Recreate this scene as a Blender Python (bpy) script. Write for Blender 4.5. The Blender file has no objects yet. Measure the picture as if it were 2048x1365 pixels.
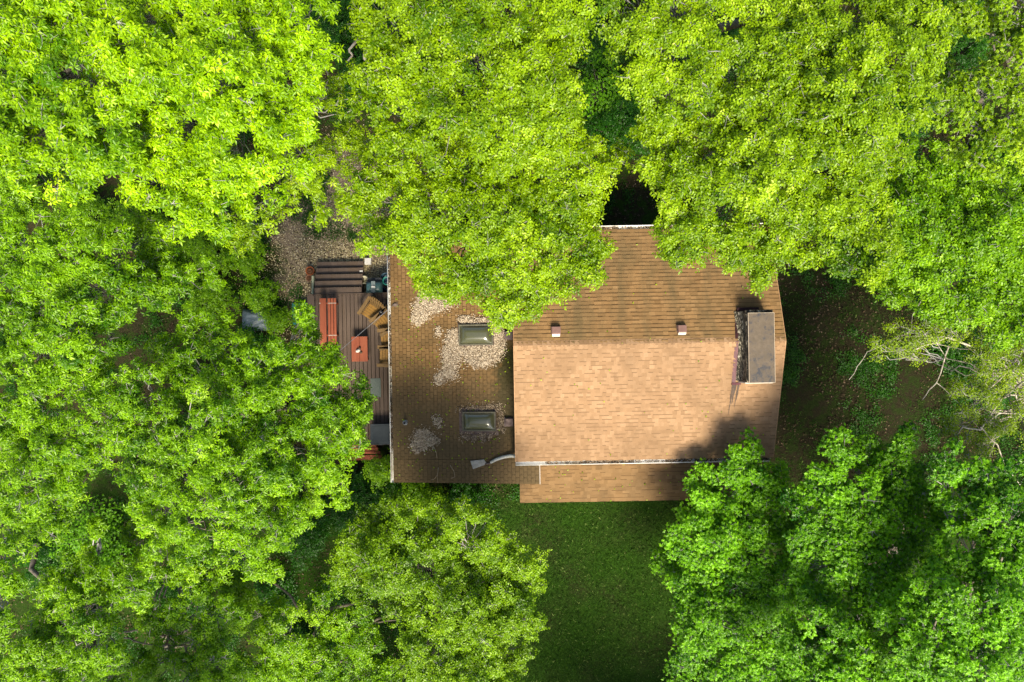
import bpy, math, random
import numpy as np
from mathutils import Vector, Matrix, noise as mnoise
R = math.radians
C = bpy.context.scene.collection
sc = bpy.context.scene

# ------------------------------------------------------------ camera, sky, sun, exposure
CAM_H, FPX, CX, CY = 26.0, 1365.0, 1024.0, 682.5
cam = bpy.data.objects.new("camera", bpy.data.cameras.new("camera"))
cam.data.sensor_width = 36.0
cam.data.lens = 36.0 * FPX / 2048.0
cam.data.clip_start, cam.data.clip_end = 0.1, 2000.0
cam.location = (0, 0, CAM_H)
C.objects.link(cam)
sc.camera = cam

SUN_EL, SUN_AZ = R(52), R(170)          # azimuth clockwise from +Y
w = bpy.data.worlds.new("World"); sc.world = w; w.use_nodes = True
nt = w.node_tree; nt.nodes.clear()
sky = nt.nodes.new("ShaderNodeTexSky"); sky.sky_type = 'NISHITA'; sky.sun_disc = False
sky.sun_elevation = SUN_EL; sky.sun_rotation = SUN_AZ
sky.air_density = 1.0; sky.dust_density = 3.0
bg = nt.nodes.new("ShaderNodeBackground"); bg.inputs[1].default_value = 0.105
wo = nt.nodes.new("ShaderNodeOutputWorld")
nt.links.new(sky.outputs[0], bg.inputs[0]); nt.links.new(bg.outputs[0], wo.inputs[0])
sd = bpy.data.lights.new("sun", 'SUN'); sd.energy = 4.2; sd.angle = R(20); sd.color = (1.0, 0.90, 0.70)
sun = bpy.data.objects.new("sun", sd); C.objects.link(sun)
dsun = Vector((math.sin(SUN_AZ) * math.cos(SUN_EL), math.cos(SUN_AZ) * math.cos(SUN_EL), math.sin(SUN_EL)))
sun.rotation_euler = dsun.to_track_quat('Z', 'Y').to_euler(); sun.location = dsun * 60
sc.view_settings.view_transform = 'Standard'; sc.view_settings.look = 'None'
sc.view_settings.exposure = 1.08; sc.view_settings.gamma = 1.0; sc.view_settings.use_curve_mapping = False
sc.cycles.max_bounces = 7; sc.cycles.diffuse_bounces = 4; sc.cycles.transmission_bounces = 4
sc.cycles.transparent_max_bounces = 4; sc.cycles.caustics_reflective = False; sc.cycles.caustics_refractive = False

# ------------------------------------------------------------ helpers
def at(px, py, z=0.0):
    k = (CAM_H - z) / FPX
    return Vector(((px - CX) * k, (CY - py) * k, z))

def tag(o, label=None, cat=None, group=None, kind=None):
    for k, v in (("label", label), ("category", cat), ("group", group), ("kind", kind)):
        if v: o[k] = v
    return o

def link(o, parent=None):
    C.objects.link(o)
    if parent is not None: o.parent = parent
    return o

def empty(name, loc=(0, 0, 0), rz=0.0, label=None, cat=None, group=None):
    o = bpy.data.objects.new(name, None); o.location = loc; o.rotation_euler = (0, 0, rz)
    o.empty_display_size = 0.2
    C.objects.link(o)
    return tag(o, label, cat, group)

def copy_tree(o, parent=None):
    c = o.copy(); C.objects.link(c); c.parent = parent
    for ch in list(o.children): copy_tree(ch, c)
    return c

def np_mesh(name, parts, mats, attrs=None, smooth=False):
    """parts: list of (verts(n,3), faces(m,k)); mats: material or list; attrs: {name: (domain, float array)}"""
    V = np.concatenate([p[0] for p in parts]).astype(np.float32)
    loops, sizes, off = [], [], 0
    for v, f in parts:
        loops.append((f + off).ravel()); sizes.append(np.full(len(f), f.shape[1], np.int32)); off += len(v)
    loops = np.concatenate(loops).astype(np.int32); sizes = np.concatenate(sizes)
    starts = np.concatenate(([0], np.cumsum(sizes)[:-1])).astype(np.int32)
    me = bpy.data.meshes.new(name)
    me.vertices.add(len(V)); me.vertices.foreach_set("co", V.ravel())
    me.loops.add(len(loops)); me.loops.foreach_set("vertex_index", loops)
    me.polygons.add(len(sizes)); me.polygons.foreach_set("loop_start", starts)
    if smooth: me.polygons.foreach_set("use_smooth", np.ones(len(sizes), bool))
    for m in (mats if isinstance(mats, (list, tuple)) else [mats]): me.materials.append(m)
    if attrs:
        for k, (dom, arr) in attrs.items():
            a = me.attributes.new(k, 'FLOAT', dom); a.data.foreach_set("value", np.asarray(arr, np.float32))
    me.update(calc_edges=True)
    me.validate()
    return me

class MB:
    def __init__(s): s.v, s.f, s.sm = [], [], []
    def add(s, vs, fs, smooth=False):
        o = len(s.v); s.v += [tuple(x) for x in vs]
        for f in fs: s.f.append([o + i for i in f]); s.sm.append(smooth)
        return s
    def box(s, x0, x1, y0, y1, z0, z1, M=None):
        vs = [Vector((x, y, z)) for z in (z0, z1) for y in (y0, y1) for x in (x0, x1)]
        if M is not None: vs = [M @ v for v in vs]
        return s.add(vs, [(0, 2, 3, 1), (4, 5, 7, 6), (0, 1, 5, 4), (2, 6, 7, 3), (0, 4, 6, 2), (1, 3, 7, 5)])
    def tube(s, pts, rad, n=8, cap=True):
        pts = [Vector(p) for p in pts]
        if not isinstance(rad, (list, tuple)): rad = [rad] * len(pts)
        vs, fs = [], []
        for i, p in enumerate(pts):
            t = (pts[min(i + 1, len(pts) - 1)] - pts[max(i - 1, 0)]).normalized()
            up = Vector((0, 0, 1)) if abs(t.z) < .9 else Vector((1, 0, 0))
            a = t.cross(up).normalized(); b = t.cross(a)
            for k in range(n):
                q = 2 * math.pi * k / n
                vs.append(p + (a * math.cos(q) + b * math.sin(q)) * rad[i])
        for i in range(len(pts) - 1):
            for k in range(n):
                k2 = (k + 1) % n
                fs.append((i * n + k, i * n + k2, (i + 1) * n + k2, (i + 1) * n + k))
        if cap: fs += [tuple(range(n))[::-1], tuple((len(pts) - 1) * n + k for k in range(n))]
        return s.add(vs, fs, True)
    def lathe(s, prof, c=(0, 0, 0), n=20, sx=1, sy=1):
        c = Vector(c); vs, fs = [], []
        for r, z in prof:
            for k in range(n):
                q = 2 * math.pi * k / n
                vs.append(c + Vector((r * sx * math.cos(q), r * sy * math.sin(q), z)))
        for i in range(len(prof) - 1):
            for k in range(n):
                k2 = (k + 1) % n
                fs.append((i * n + k, i * n + k2, (i + 1) * n + k2, (i + 1) * n + k))
        fs += [tuple(range(n))[::-1], tuple((len(prof) - 1) * n + k for k in range(n))]
        return s.add(vs, fs, True)
    def mesh(s, name, mat):
        me = bpy.data.meshes.new(name); me.from_pydata(s.v, [], s.f)
        me.polygons.foreach_set("use_smooth", s.sm); me.materials.append(mat); me.update()
        return me
    def build(s, name, mat, parent=None, bevel=0.0):
        o = link(bpy.data.objects.new(name, s.mesh(name, mat)), parent)
        if bevel:
            b = o.modifiers.new("bevel", 'BEVEL'); b.width = bevel; b.segments = 2; b.limit_method = 'ANGLE'
        return o

# ------------------------------------------------------------ materials
def mat(name, rough=.6, spec=.4, metal=0.0):
    m = bpy.data.materials.new(name); m.use_nodes = True
    b = m.node_tree.nodes["Principled BSDF"]
    b.inputs["Roughness"].default_value = rough; b.inputs["Specular IOR Level"].default_value = spec
    b.inputs["Metallic"].default_value = metal
    return m, m.node_tree, b

def node(t, kind, **kw):
    n = t.nodes.new(kind)
    for k, v in kw.items(): setattr(n, k, v)
    return n

def ramp(t, fac, stops):
    n = t.nodes.new("ShaderNodeValToRGB"); e = n.color_ramp.elements
    while len(e) < len(stops): e.new(0.5)
    for i, (p, c) in enumerate(stops):
        e[i].position = p; e[i].color = (*c, 1) if len(c) == 3 else c
    t.links.new(fac, n.inputs[0]); return n.outputs[0]

def nz(t, vec, scale, detail=3, rough=.6, dist=0.0):
    n = t.nodes.new("ShaderNodeTexNoise"); n.inputs["Scale"].default_value = scale
    n.inputs["Detail"].default_value = detail; n.inputs["Roughness"].default_value = rough
    n.inputs["Distortion"].default_value = dist
    t.links.new(vec, n.inputs["Vector"]); return n.outputs["Fac"]

def mixc(t, fac, a, b, mode='MIX'):
    n = t.nodes.new("ShaderNodeMix"); n.data_type = 'RGBA'; n.blend_type = mode
    for s, v in ((n.inputs[0], fac), (n.inputs[6], a), (n.inputs[7], b)):
        if isinstance(v, (int, float)): s.default_value = v
        elif isinstance(v, tuple): s.default_value = (*v, 1)
        else: t.links.new(v, s)
    return n.outputs[2]

def mth(t, op, a, b=None, c=None, clamp=False):
    n = t.nodes.new("ShaderNodeMath"); n.operation = op; n.use_clamp = clamp
    for i, v in enumerate((a, b, c)):
        if v is None: continue
        if isinstance(v, (int, float)): n.inputs[i].default_value = v
        else: t.links.new(v, n.inputs[i])
    return n.outputs[0]

def objco(t): return t.nodes.new("ShaderNodeTexCoord").outputs["Object"]

def bump(t, b, h, strength=.4, dist=.01):
    n = t.nodes.new("ShaderNodeBump"); n.inputs["Strength"].default_value = strength
    n.inputs["Distance"].default_value = dist
    t.links.new(h, n.inputs["Height"]); t.links.new(n.outputs[0], b.inputs["Normal"])

def speckled(name, c1, c2, scale=8, rough=.7, spec=.3, stretch=(1, 1, 1), bmp=.2, metal=0.0, third=None):
    m, t, b = mat(name, rough, spec, metal)
    mp = t.nodes.new("ShaderNodeMapping"); mp.inputs["Scale"].default_value = stretch
    t.links.new(objco(t), mp.inputs[0])
    f = nz(t, mp.outputs[0], scale, 4, .65)
    col = ramp(t, f, [(.3, c1), (.7, c2)])
    if third:
        f2 = nz(t, mp.outputs[0], scale * .35, 3)
        k = ramp(t, f2, [(.52, (0, 0, 0)), (.62, (1, 1, 1))])
        col = mixc(t, k, col, third)
    t.links.new(col, b.inputs["Base Color"])
    if bmp: bump(t, b, f, bmp, .01)
    return m

def leafmat(name, dark, light, trans=.42, rough=.36, spec=.30):
    m, t, b = mat(name, rough, spec)
    a = node(t, "ShaderNodeAttribute", attribute_name="tint")
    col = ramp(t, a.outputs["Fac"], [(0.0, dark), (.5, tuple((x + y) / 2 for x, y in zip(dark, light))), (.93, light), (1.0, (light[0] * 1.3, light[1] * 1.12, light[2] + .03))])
    t.links.new(col, b.inputs["Base Color"])
    tr = t.nodes.new("ShaderNodeBsdfTranslucent")
    t.links.new(mixc(t, 1.0, col, (1.45, 1.35, .5), 'MULTIPLY'), tr.inputs[0])
    mx = t.nodes.new("ShaderNodeMixShader"); mx.inputs[0].default_value = trans
    t.links.new(b.outputs[0], mx.inputs[1]); t.links.new(tr.outputs[0], mx.inputs[2])
    t.links.new(mx.outputs[0], t.nodes["Material Output"].inputs[0])
    return m

def tonemat(name, stops, rough=.85, spec=.2):
    m, t, b = mat(name, rough, spec)
    a = node(t, "ShaderNodeAttribute", attribute_name="tint")
    t.links.new(ramp(t, a.outputs["Fac"], stops), b.inputs["Base Color"])
    return m

LEAF = {
 'lime':   leafmat("leaf_lime",   (.085, .22, .0005), (.42, .66, .001)),
 'spring': leafmat("leaf_spring", (.056, .145, .0005), (.34, .52, .004)),
 'fresh':  leafmat("leaf_fresh",  (.044, .125, .0005), (.27, .46, .004)),
 'mid':    leafmat("leaf_mid",    (.040, .140, .0005), (.29, .53, .003)),
 'maple':  leafmat("leaf_maple",  (.020, .115, .0005), (.25, .56, .006)),
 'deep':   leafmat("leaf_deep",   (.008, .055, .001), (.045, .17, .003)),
 'bud':    leafmat("leaf_bud",    (.09, .17, .001), (.32, .48, .006)),
}
BARK = speckled("bark", (.09, .075, .055), (.24, .21, .17), 14, .9, .1, (1, 1, .4), .5)
TWIG = speckled("twig_bark", (.20, .19, .17), (.42, .41, .39), 6, .85, .15, bmp=0)
PALEBARK = speckled("pale_bark", (.30, .26, .21), (.55, .50, .42), 9, .85, .15, third=(.16, .13, .10))

# ------------------------------------------------------------ trees
def tubes(P, Rr, sides=4):
    n, k, _ = P.shape
    T = np.empty_like(P); T[:, 1:-1] = P[:, 2:] - P[:, :-2]; T[:, 0] = P[:, 1] - P[:, 0]; T[:, -1] = P[:, -1] - P[:, -2]
    T /= np.linalg.norm(T, axis=2, keepdims=True) + 1e-9
    up = np.zeros_like(T); up[..., 2] = 1; st = np.abs(T[..., 2]) > .93; up[st] = (1, 0, 0)
    A = np.cross(T, up); A /= np.linalg.norm(A, axis=2, keepdims=True) + 1e-9
    B = np.cross(T, A)
    q = np.arange(sides) * 2 * np.pi / sides
    V = P[:, :, None] + Rr[:, :, None, None] * (A[:, :, None] * np.cos(q)[None, None, :, None] + B[:, :, None] * np.sin(q)[None, None, :, None])
    idx = np.arange(n * k * sides).reshape(n, k, sides)
    a = idx[:, :-1]; b = idx[:, 1:]
    F = np.stack([a, np.roll(a, -1, 2), np.roll(b, -1, 2), b], -1).reshape(-1, 4)
    return V.reshape(-1, 3), F

def bez(S, Cc, E, k, rng, wob):
    """S,C,E: (n,3) -> (n,k,3) wobbly quadratic curves"""
    u = np.linspace(0, 1, k)[None, :, None]
    P = (1 - u) ** 2 * S[:, None] + 2 * u * (1 - u) * Cc[:, None] + u ** 2 * E[:, None]
    L = np.linalg.norm(E - S, axis=1)[:, None, None]
    P[:, 1:-1] += rng.normal(0, 1, P[:, 1:-1].shape) * L * wob
    return P

def template(kind, size=1.0):
    o = []
    if kind == 'ash':      # whorl of long leaflets
        for i in range(6):
            a = i * 2 * math.pi / 6; o.append((.012 * math.cos(a), .012 * math.sin(a), .0, a, .105, .040, .28))
        o.append((.0, .0, .015, .5, .07, .03, -.5))
    elif kind == 'small':  # little leaves set along a twig
        for i in range(7):
            o.append((i * .030 - .05, 0, -.004 * i, (.9 if i % 2 else -.9) if i < 6 else 0, .070, .040, .15))
    elif kind == 'maple':  # two five-pointed leaves
        for (x, y, h) in ((.05, .0, 0.0), (-.05, .03, 2.6)):
            for a, l, wd in ((0, .078, .042), (.85, .066, .036), (-.85, .066, .036), (1.8, .045, .030), (-1.8, .045, .030)):
                o.append((x, y, 0, a + h, l, wd, .12))
    elif kind == 'tiny':
        for i in range(6):
            a = i * 1.7; o.append((.035 * math.cos(a), .035 * math.sin(a), .0, a, .036, .020, .1))
    t = np.array(o); t[:, [0, 1, 2, 4, 5]] *= size
    return t

def sprays(P, N, tint, tpl, rng, flat=.25):
    """kite shaped leaves of every spray: verts, faces, per-vertex tint"""
    n, m = len(P), len(tpl)
    N = N / (np.linalg.norm(N, axis=1, keepdims=True) + 1e-9)
    h = rng.uniform(0, 2 * np.pi, n); X = np.stack([np.cos(h), np.sin(h), np.zeros(n)], 1)
    X -= N * (X * N).sum(1, keepdims=True); X /= np.linalg.norm(X, axis=1, keepdims=True)
    Y = np.cross(N, X)
    sz = rng.uniform(.78, 1.2, (n, m))
    ang = tpl[:, 3][None] + rng.normal(0, .22, (n, m)); pit = tpl[:, 6][None] + rng.normal(0, flat, (n, m))
    loc = np.broadcast_to(tpl[:, :3][None], (n, m, 3)) * rng.uniform(.9, 1.15, (n, 1, 1))
    d = np.stack([np.cos(ang) * np.cos(pit), np.sin(ang) * np.cos(pit), -np.sin(pit)], -1)
    roll = rng.normal(0, .35, (n, m))
    s = np.stack([-np.sin(ang) * np.cos(roll), np.cos(ang) * np.cos(roll), np.sin(roll)], -1)
    L = (tpl[:, 4][None] * sz)[..., None]; W = (tpl[:, 5][None] * sz)[..., None]
    up = np.array([0, 0, 1.0])
    base = loc; tip = loc + d * L - up * (L * .08)
    midp = loc + d * L * .45
    l = midp + s * W * .5 + up * W * .16; r = midp - s * W * .5 + up * W * .16
    K = np.stack([base, l, tip, r], 2)                       # n,m,4,3
    V = P[:, None, None] + K[..., 0:1] * X[:, None, None] + K[..., 1:2] * Y[:, None, None] + K[..., 2:3] * N[:, None, None]
    i0 = np.arange(n * m) * 4
    F = np.concatenate([np.stack([i0, i0 + 2, i0 + 1], 1), np.stack([i0, i0 + 3, i0 + 2], 1)])
    tn = np.repeat((tint[:, None] + rng.normal(0, .10, (n, m))).ravel(), 4)
    return V.reshape(-1, 3), F, np.clip(tn, 0, 1)

def tree(name, label, leafkind, color, base_px, zc, lobes, seed, cat="tree", group="trees of the wood round the house",
         size=1.0, dens=1.0, flat=.66, trunk_r=.17, extra=(), sparse=.0, clumpr=.275, zvar=.5, twig=.3, twr=1.0, bark=None):
    """lobes: (px, py, radius_px[, dz]) in photograph pixels at crown height zc; base_px: where the trunk meets the ground"""
    rng = np.random.default_rng(seed)
    bx = at(base_px[0], base_px[1], 0)
    root = empty(name, bx, 0, label, cat, group)
    o3 = np.array(bx)
    LB = []
    for q in lobes:
        z = zc + (q[3] if len(q) > 3 else 0)
        z += float(np.clip(rng.normal(0, .5), -.9, .9)) * zvar
        c = at(q[0], q[1], z); LB.append((c.x, c.y, c.z, q[2] * (CAM_H - z) / FPX))
    LB = np.array(LB)
    cm = LB[:, :3].mean(0)
    zf = max(.30 * zc, .45 * (cm[2] - 1))
    fork = np.array([o3[0] * .75 + cm[0] * .25, o3[1] * .75 + cm[1] * .25, zf])
    tp = []
    k = 9
    Pt = bez(o3[None] - [[0, 0, .15]], (o3 * [1, 1, 0] + [0, 0, zf * .55])[None], fork[None], k, rng, .012)
    rr = np.linspace(trunk_r, trunk_r * .72, k)[None]; rr[0, 0] *= 1.5
    tp.append(tubes(Pt, rr, 10))
    # limbs to the lobes
    n = len(LB); E = LB[:, :3] - np.stack([np.zeros(n), np.zeros(n), LB[:, 3] * .45], 1)
    S = np.repeat(fork[None], n, 0)
    mid = S * .45 + E * .55; mid[:, 2] = S[:, 2] * .35 + E[:, 2] * .65 + .25 * rng.normal(0, 1, n)
    P = bez(S, mid, E, 12, rng, .016)
    r0 = trunk_r * .42 * np.clip(LB[:, 3] / .9, .6, 1.2)
    tp.append(tubes(P, r0[:, None] * (np.linspace(1, .17, 12) ** 1.25)[None], 7))
    for pts, ra in extra:                                    # limbs the photograph shows
        q = [at(*p) for p in pts]
        dense = []
        for i in range(len(q) - 1):
            for u in np.linspace(0, 1, 5)[:-1]: dense.append(np.array(q[i].lerp(q[i + 1], u)) + rng.normal(0, .012, 3))
        dense.append(np.array(q[-1])); dense = np.array(dense)
        tp.append(tubes(dense[None], np.linspace(ra, ra * .55, len(dense))[None], 8))
    tp = [(v - o3, f) for v, f in tp]
    trunk = link(bpy.data.objects.new("trunk", np_mesh("trunk", tp, bark or BARK, smooth=True)), root)
    # clumps
    SP, SN, ST, BP = [], [], [], []
    TS, TE = [], []
    for i, (x, y, z, r) in enumerate(LB):
        c = np.array([x, y, z])
        nc = max(4, int(17.5 * (r / .8) ** 2 * dens))
        dv = rng.normal(0, 1, (nc, 3)); dv /= np.linalg.norm(dv, axis=1, keepdims=True)
        dv[:, 2] = np.where(dv[:, 2] < -.25, -dv[:, 2] * .6, dv[:, 2])
        rad = rng.uniform(.35, 1, nc) ** .5 * rng.uniform(.85, 1.12, nc)
        cc = c + dv * rad[:, None] * np.array([r, r, r * flat])
        lobe_t = rng.normal(0, .09)
        hs = P[i, -3]
        m0 = (hs + cc) / 2; m0[:, 2] -= .08
        TS.append(bez(np.repeat(hs[None], nc, 0), m0, cc, 5, rng, .05))
        for j in range(nc):
            ns = int(rng.uniform(20, 34) * (1 - sparse))
            cr = clumpr * rng.uniform(.7, 1.25)
            od = rng.normal(0, 1, (ns, 3)); od /= np.linalg.norm(od, axis=1, keepdims=True)
            p = cc[j] + od * (rng.uniform(0, 1, ns) ** .45)[:, None] * np.array([cr, cr, cr * .55])
            nn = np.array([0, 0, 1.0]) + od * .55 + (cc[j] - c) / r * .25 + rng.normal(0, .22, (ns, 3))
            nn[:, 2] = np.abs(nn[:, 2]) + .25
            SP.append(p); SN.append(nn)
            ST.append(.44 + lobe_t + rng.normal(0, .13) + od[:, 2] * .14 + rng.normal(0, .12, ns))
            kk = max(1, int(ns * twig)); BP.append((np.repeat(cc[j][None], kk, 0), p[:kk]))
    SP = np.concatenate(SP); SN = np.concatenate(SN); ST = np.concatenate(ST)
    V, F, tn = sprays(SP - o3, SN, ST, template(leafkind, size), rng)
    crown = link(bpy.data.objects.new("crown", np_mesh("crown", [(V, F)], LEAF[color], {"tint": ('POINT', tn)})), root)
    A = np.concatenate([b[0] for b in BP]); B = np.concatenate([b[1] for b in BP])
    tw = bez(A, (A + B) / 2, B, 3, rng, .06)
    g = np.concatenate(TS)
    tb = [tubes(g, np.linspace(.020, .008, 5)[None].repeat(len(g), 0) * twr, 4), tubes(tw, np.linspace(.0075, .004, 3)[None].repeat(len(tw), 0) * twr, 3)]
    tb = [(v - o3, f) for v, f in tb]
    link(bpy.data.objects.new("twigs", np_mesh("twigs", tb, TWIG, smooth=True)), root)
    return root

TREES = []
def T(*a, **k): TREES.append(tree(*a, **k)); return TREES[-1]
#TREES_BEGIN
T("ash_tree", "lime yellow tree with long leaflets filling the top left corner of the picture", 'ash', 'lime', (230, 230), 12.5,
  [(-30, -20, 110), (70, 40, 115), (190, 40, 115), (20, 160, 115), (140, 160, 120), (250, 130, 90, .5), (-20, 270, 100), (90, 270, 105), (190, 270, 95, .4), (60, 335, 60), (150, 350, 50), (240, 330, 60)],
  1, size=.97, extra=[([(175, 112, 11.2), (218, 106, 11.4), (200, 90, 11.6)], .06), ([(218, 106, 11.4), (190, 135, 11.3), (150, 170, 11)], .035)])
T("ash_tree", "big lime yellow tree whose crown reaches from the top edge down towards the gravel yard", 'ash', 'lime', (480, 200), 12.2,
  [(310, 20, 95), (410, 40, 110), (520, 30, 110), (610, 30, 70), (330, 150, 95, .4), (440, 170, 110, .5), (550, 150, 100), (620, 110, 60), (610, 220, 55), (360, 270, 95), (470, 280, 100, .2), (570, 290, 65, -.4), (300, 370, 55), (390, 370, 70, .2), (340, 420, 45), (430, 410, 60), (410, 440, 40), (500, 370, 55, -.5)],
  2, size=.97, extra=[([(520, 270, 9), (515, 235, 10.5), (505, 205, 11)], .03)])
T("ash_tree", "thin airy tree with brown ground showing through, above the gravel yard", 'ash', 'spring', (600, 330), 9.5,
  [(620, 330, 60), (585, 395, 50), (530, 440, 45), (650, 420, 30), (510, 480, 40, -1), (650, 370, 35), (560, 350, 55), (470, 450, 60, -.6), (660, 290, 40), (680, 210, 30), (660, 160, 35)],
  3, dens=.42, sparse=.45, size=.95)
T("elm_tree", "fresh green tree behind the bare zigzag limb, between the top edge and the house", 'small', 'spring', (960, 200), 11,
  [(790, 40, 90), (760, 130, 60), (890, 30, 100), (1000, 40, 105), (1090, 70, 80), (850, 130, 95, .3), (960, 140, 100, .3), (1060, 170, 95, .2), (800, 220, 85), (900, 240, 95, .3), (1010, 260, 95), (1095, 240, 60), (1105, 150, 50), (780, 290, 50, -.5), (1140, 290, 45, -.4), (1130, 30, 60)],
  4, size=1.15, extra=[([(872, 86, 9.6), (930, 82, 9.9), (1000, 78, 10.0)], .07)])
T("elm_tree", "fresh green tree reaching over the main roof and the brown wing", 'small', 'spring', (1060, 405), 9.3,
  [(750, 350, 60), (830, 330, 85), (930, 340, 85, .3), (1040, 340, 80), (1130, 340, 75), (1190, 330, 50), (715, 410, 38, -.6), (780, 410, 70), (870, 420, 90, .3), (970, 420, 90, .4), (1080, 420, 80), (1165, 400, 50), (690, 300, 50, -1), (760, 480, 40), (840, 480, 55, .2), (930, 500, 80, .3), (1030, 500, 85, .4), (1110, 490, 75), (1160, 500, 52), (1210, 515, 28), (890, 555, 48), (970, 560, 60), (1050, 560, 60), (1110, 560, 45), (1165, 550, 30), (1000, 610, 42), (1050, 610, 32), (1010, 635, 18), (855, 560, 22), (1240, 330, 35, -.5)],
  5, size=1.15, dens=.92, extra=[([(1095, 400, 4.5), (1098, 345, 7.0), (1100, 310, 8.2)], .12), ([(1098, 345, 7.0), (1070, 380, 7.6), (1030, 400, 8.2)], .06), ([(1060, 405, 0), (1080, 402, 2.5), (1095, 400, 4.5)], .15)])
T("elm_tree", "green tree at the top edge, right of the dark gap in the canopy", 'small', 'spring', (1300, 90), 11.2,
  [(1270, 30, 75), (1350, 20, 85), (1270, 90, 50), (1320, 110, 80, .3), (1390, 90, 65), (1290, 170, 45), (1340, 190, 65), (1390, 170, 50), (1430, 20, 50)],
  6, size=1.1)
T("elm_tree", "wide green tree whose lower boughs hang over the upper right eave of the main roof", 'small', 'spring', (1500, 340), 10.6,
  [(1500, 140, 85, .4), (1590, 160, 90, .5), (1420, 230, 75), (1510, 240, 95, .6), (1610, 260, 95, .6), (1340, 290, 70), (1430, 320, 85, .3), (1530, 340, 95, .5), (1640, 360, 85, .2), (1325, 350, 42), (1375, 390, 65), (1450, 410, 80), (1550, 430, 85), (1650, 440, 70), (1350, 462, 42), (1365, 480, 50), (1350, 510, 25), (1450, 485, 60), (1530, 500, 55), (1505, 545, 32), (1590, 500, 45), (1720, 440, 60), (1700, 500, 55), (1760, 490, 45), (1750, 540, 28), (1720, 370, 60), (1300, 270, 45)],
  7, size=1.12, extra=[([(1440, 55, 9.4), (1490, 45, 9.7), (1560, 25, 10)], .13), ([(1560, 25, 10), (1600, 90, 10), (1640, 140, 10.2)], .07)])
T("elm_tree", "green tree with grey twigs at the top edge, third crown from the right corner", 'small', 'spring', (1680, 160), 11.3,
  [(1530, 20, 65), (1620, 20, 80), (1710, 30, 90), (1800, 30, 80), (1870, 50, 45), (1580, 90, 60), (1680, 110, 90, .4), (1770, 120, 85, .4), (1850, 110, 50), (1700, 210, 85, .2), (1790, 220, 80), (1750, 290, 70, -.4), (1690, 290, 55)],
  8, size=1.12)
T("maple_tree", "yellow tipped tree along the upper right edge of the picture", 'maple', 'spring', (1960, 200), 10.5,
  [(1950, 10, 70), (2030, 20, 75), (1990, 80, 50), (2050, 110, 60), (1890, 200, 55), (1960, 190, 65, .3), (2030, 210, 65), (1930, 270, 55), (2000, 290, 60, .4), (2050, 300, 50), (1880, 150, 40), (1960, 340, 40)],
  9, size=1.0, dens=.9)
T("maple_tree", "darker green tree by the right edge, above the bare grey branches", 'small', 'mid', (1890, 480), 8.8,
  [(1840, 350, 75), (1920, 390, 75), (2010, 380, 75), (1800, 430, 65), (1870, 450, 75, .3), (1960, 470, 80, .3), (2040, 470, 70), (1820, 520, 60), (1900, 540, 70), (1990, 550, 75), (2040, 560, 60), (1780, 320, 50, -.4), (1870, 600, 35), (1930, 620, 50), (2010, 640, 55), (1790, 580, 28, -1)],
  10, size=1.25)
T("budding_tree", "half bare tree with grey branches and sparse yellow buds by the right edge", 'tiny', 'bud', (2060, 790), 6.5,
  [(1770, 690, 28), (1810, 670, 35), (1850, 660, 35), (1830, 710, 25), (1900, 660, 38), (1960, 670, 42), (1990, 700, 45), (1960, 740, 40), (2030, 720, 45), (2010, 780, 50), (1950, 800, 45), (1910, 780, 25), (1900, 850, 28), (1930, 850, 35), (1990, 850, 45), (2040, 850, 45), (1910, 900, 25), (1960, 890, 30)],
  11, size=1.4, dens=1.5, sparse=.35, clumpr=.22, twig=.5, trunk_r=.16, twr=1.0, bark=PALEBARK,
  extra=[([(2060, 790, 2), (2020, 740, 5), (1960, 700, 6.4), (1895, 675, 6.6), (1830, 700, 6.6)], 0.041),
         ([(1895, 675, 6.6), (1800, 670, 6.5), (1735, 705, 6.3), (1698, 760, 6.0)], 0.015),
         ([(2050, 760, 5.5), (2000, 800, 6.5), (1960, 860, 6.6), (1925, 855, 6.6), (1893, 895, 6.4)], 0.031),
         ([(1960, 855, 6.6), (1995, 890, 6.5), (2010, 930, 6.3), (2040, 970, 6)], 0.020),
         ([(1898, 695, 6.6), (1875, 765, 6.5), (1845, 800, 6.3)], 0.020), ([(1875, 765, 6.5), (1920, 810, 6.5), (1960, 860, 6.5)], 0.014),
         ([(1855, 585, 6.4), (1825, 630, 6.4), (1822, 665, 6.4)], 0.015), ([(2048, 830, 6), (1990, 870, 6.5), (1950, 930, 6.4)], 0.020),
         ([(2048, 700, 6), (2000, 760, 6.6), (1960, 790, 6.6)], 0.027), ([(1990, 880, 6.4), (1970, 940, 6.2), (1965, 960, 6)], 0.012)])
T("maple_tree", "deep green maple standing against the lower right corner of the house", 'maple', 'maple', (1470, 1130), 4.7,
  [(1500, 890, 28), (1485, 925, 40), (1400, 955, 38, -.5), (1450, 970, 60, -.4), (1520, 970, 55), (1550, 950, 30), (1400, 1020, 55), (1470, 1040, 75, .4), (1545, 1040, 60), (1370, 1085, 40), (1430, 1100, 70, .3), (1520, 1110, 75, .3), (1340, 1125, 32, -.8), (1400, 1165, 60), (1480, 1180, 80, .4), (1570, 1170, 60), (1380, 1230, 45), (1440, 1250, 75, .3), (1530, 1260, 75), (1390, 1310, 50), (1460, 1340, 75), (1370, 1350, 40), (1550, 1340, 70)],
  12, size=1.15, clumpr=.27)
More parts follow.
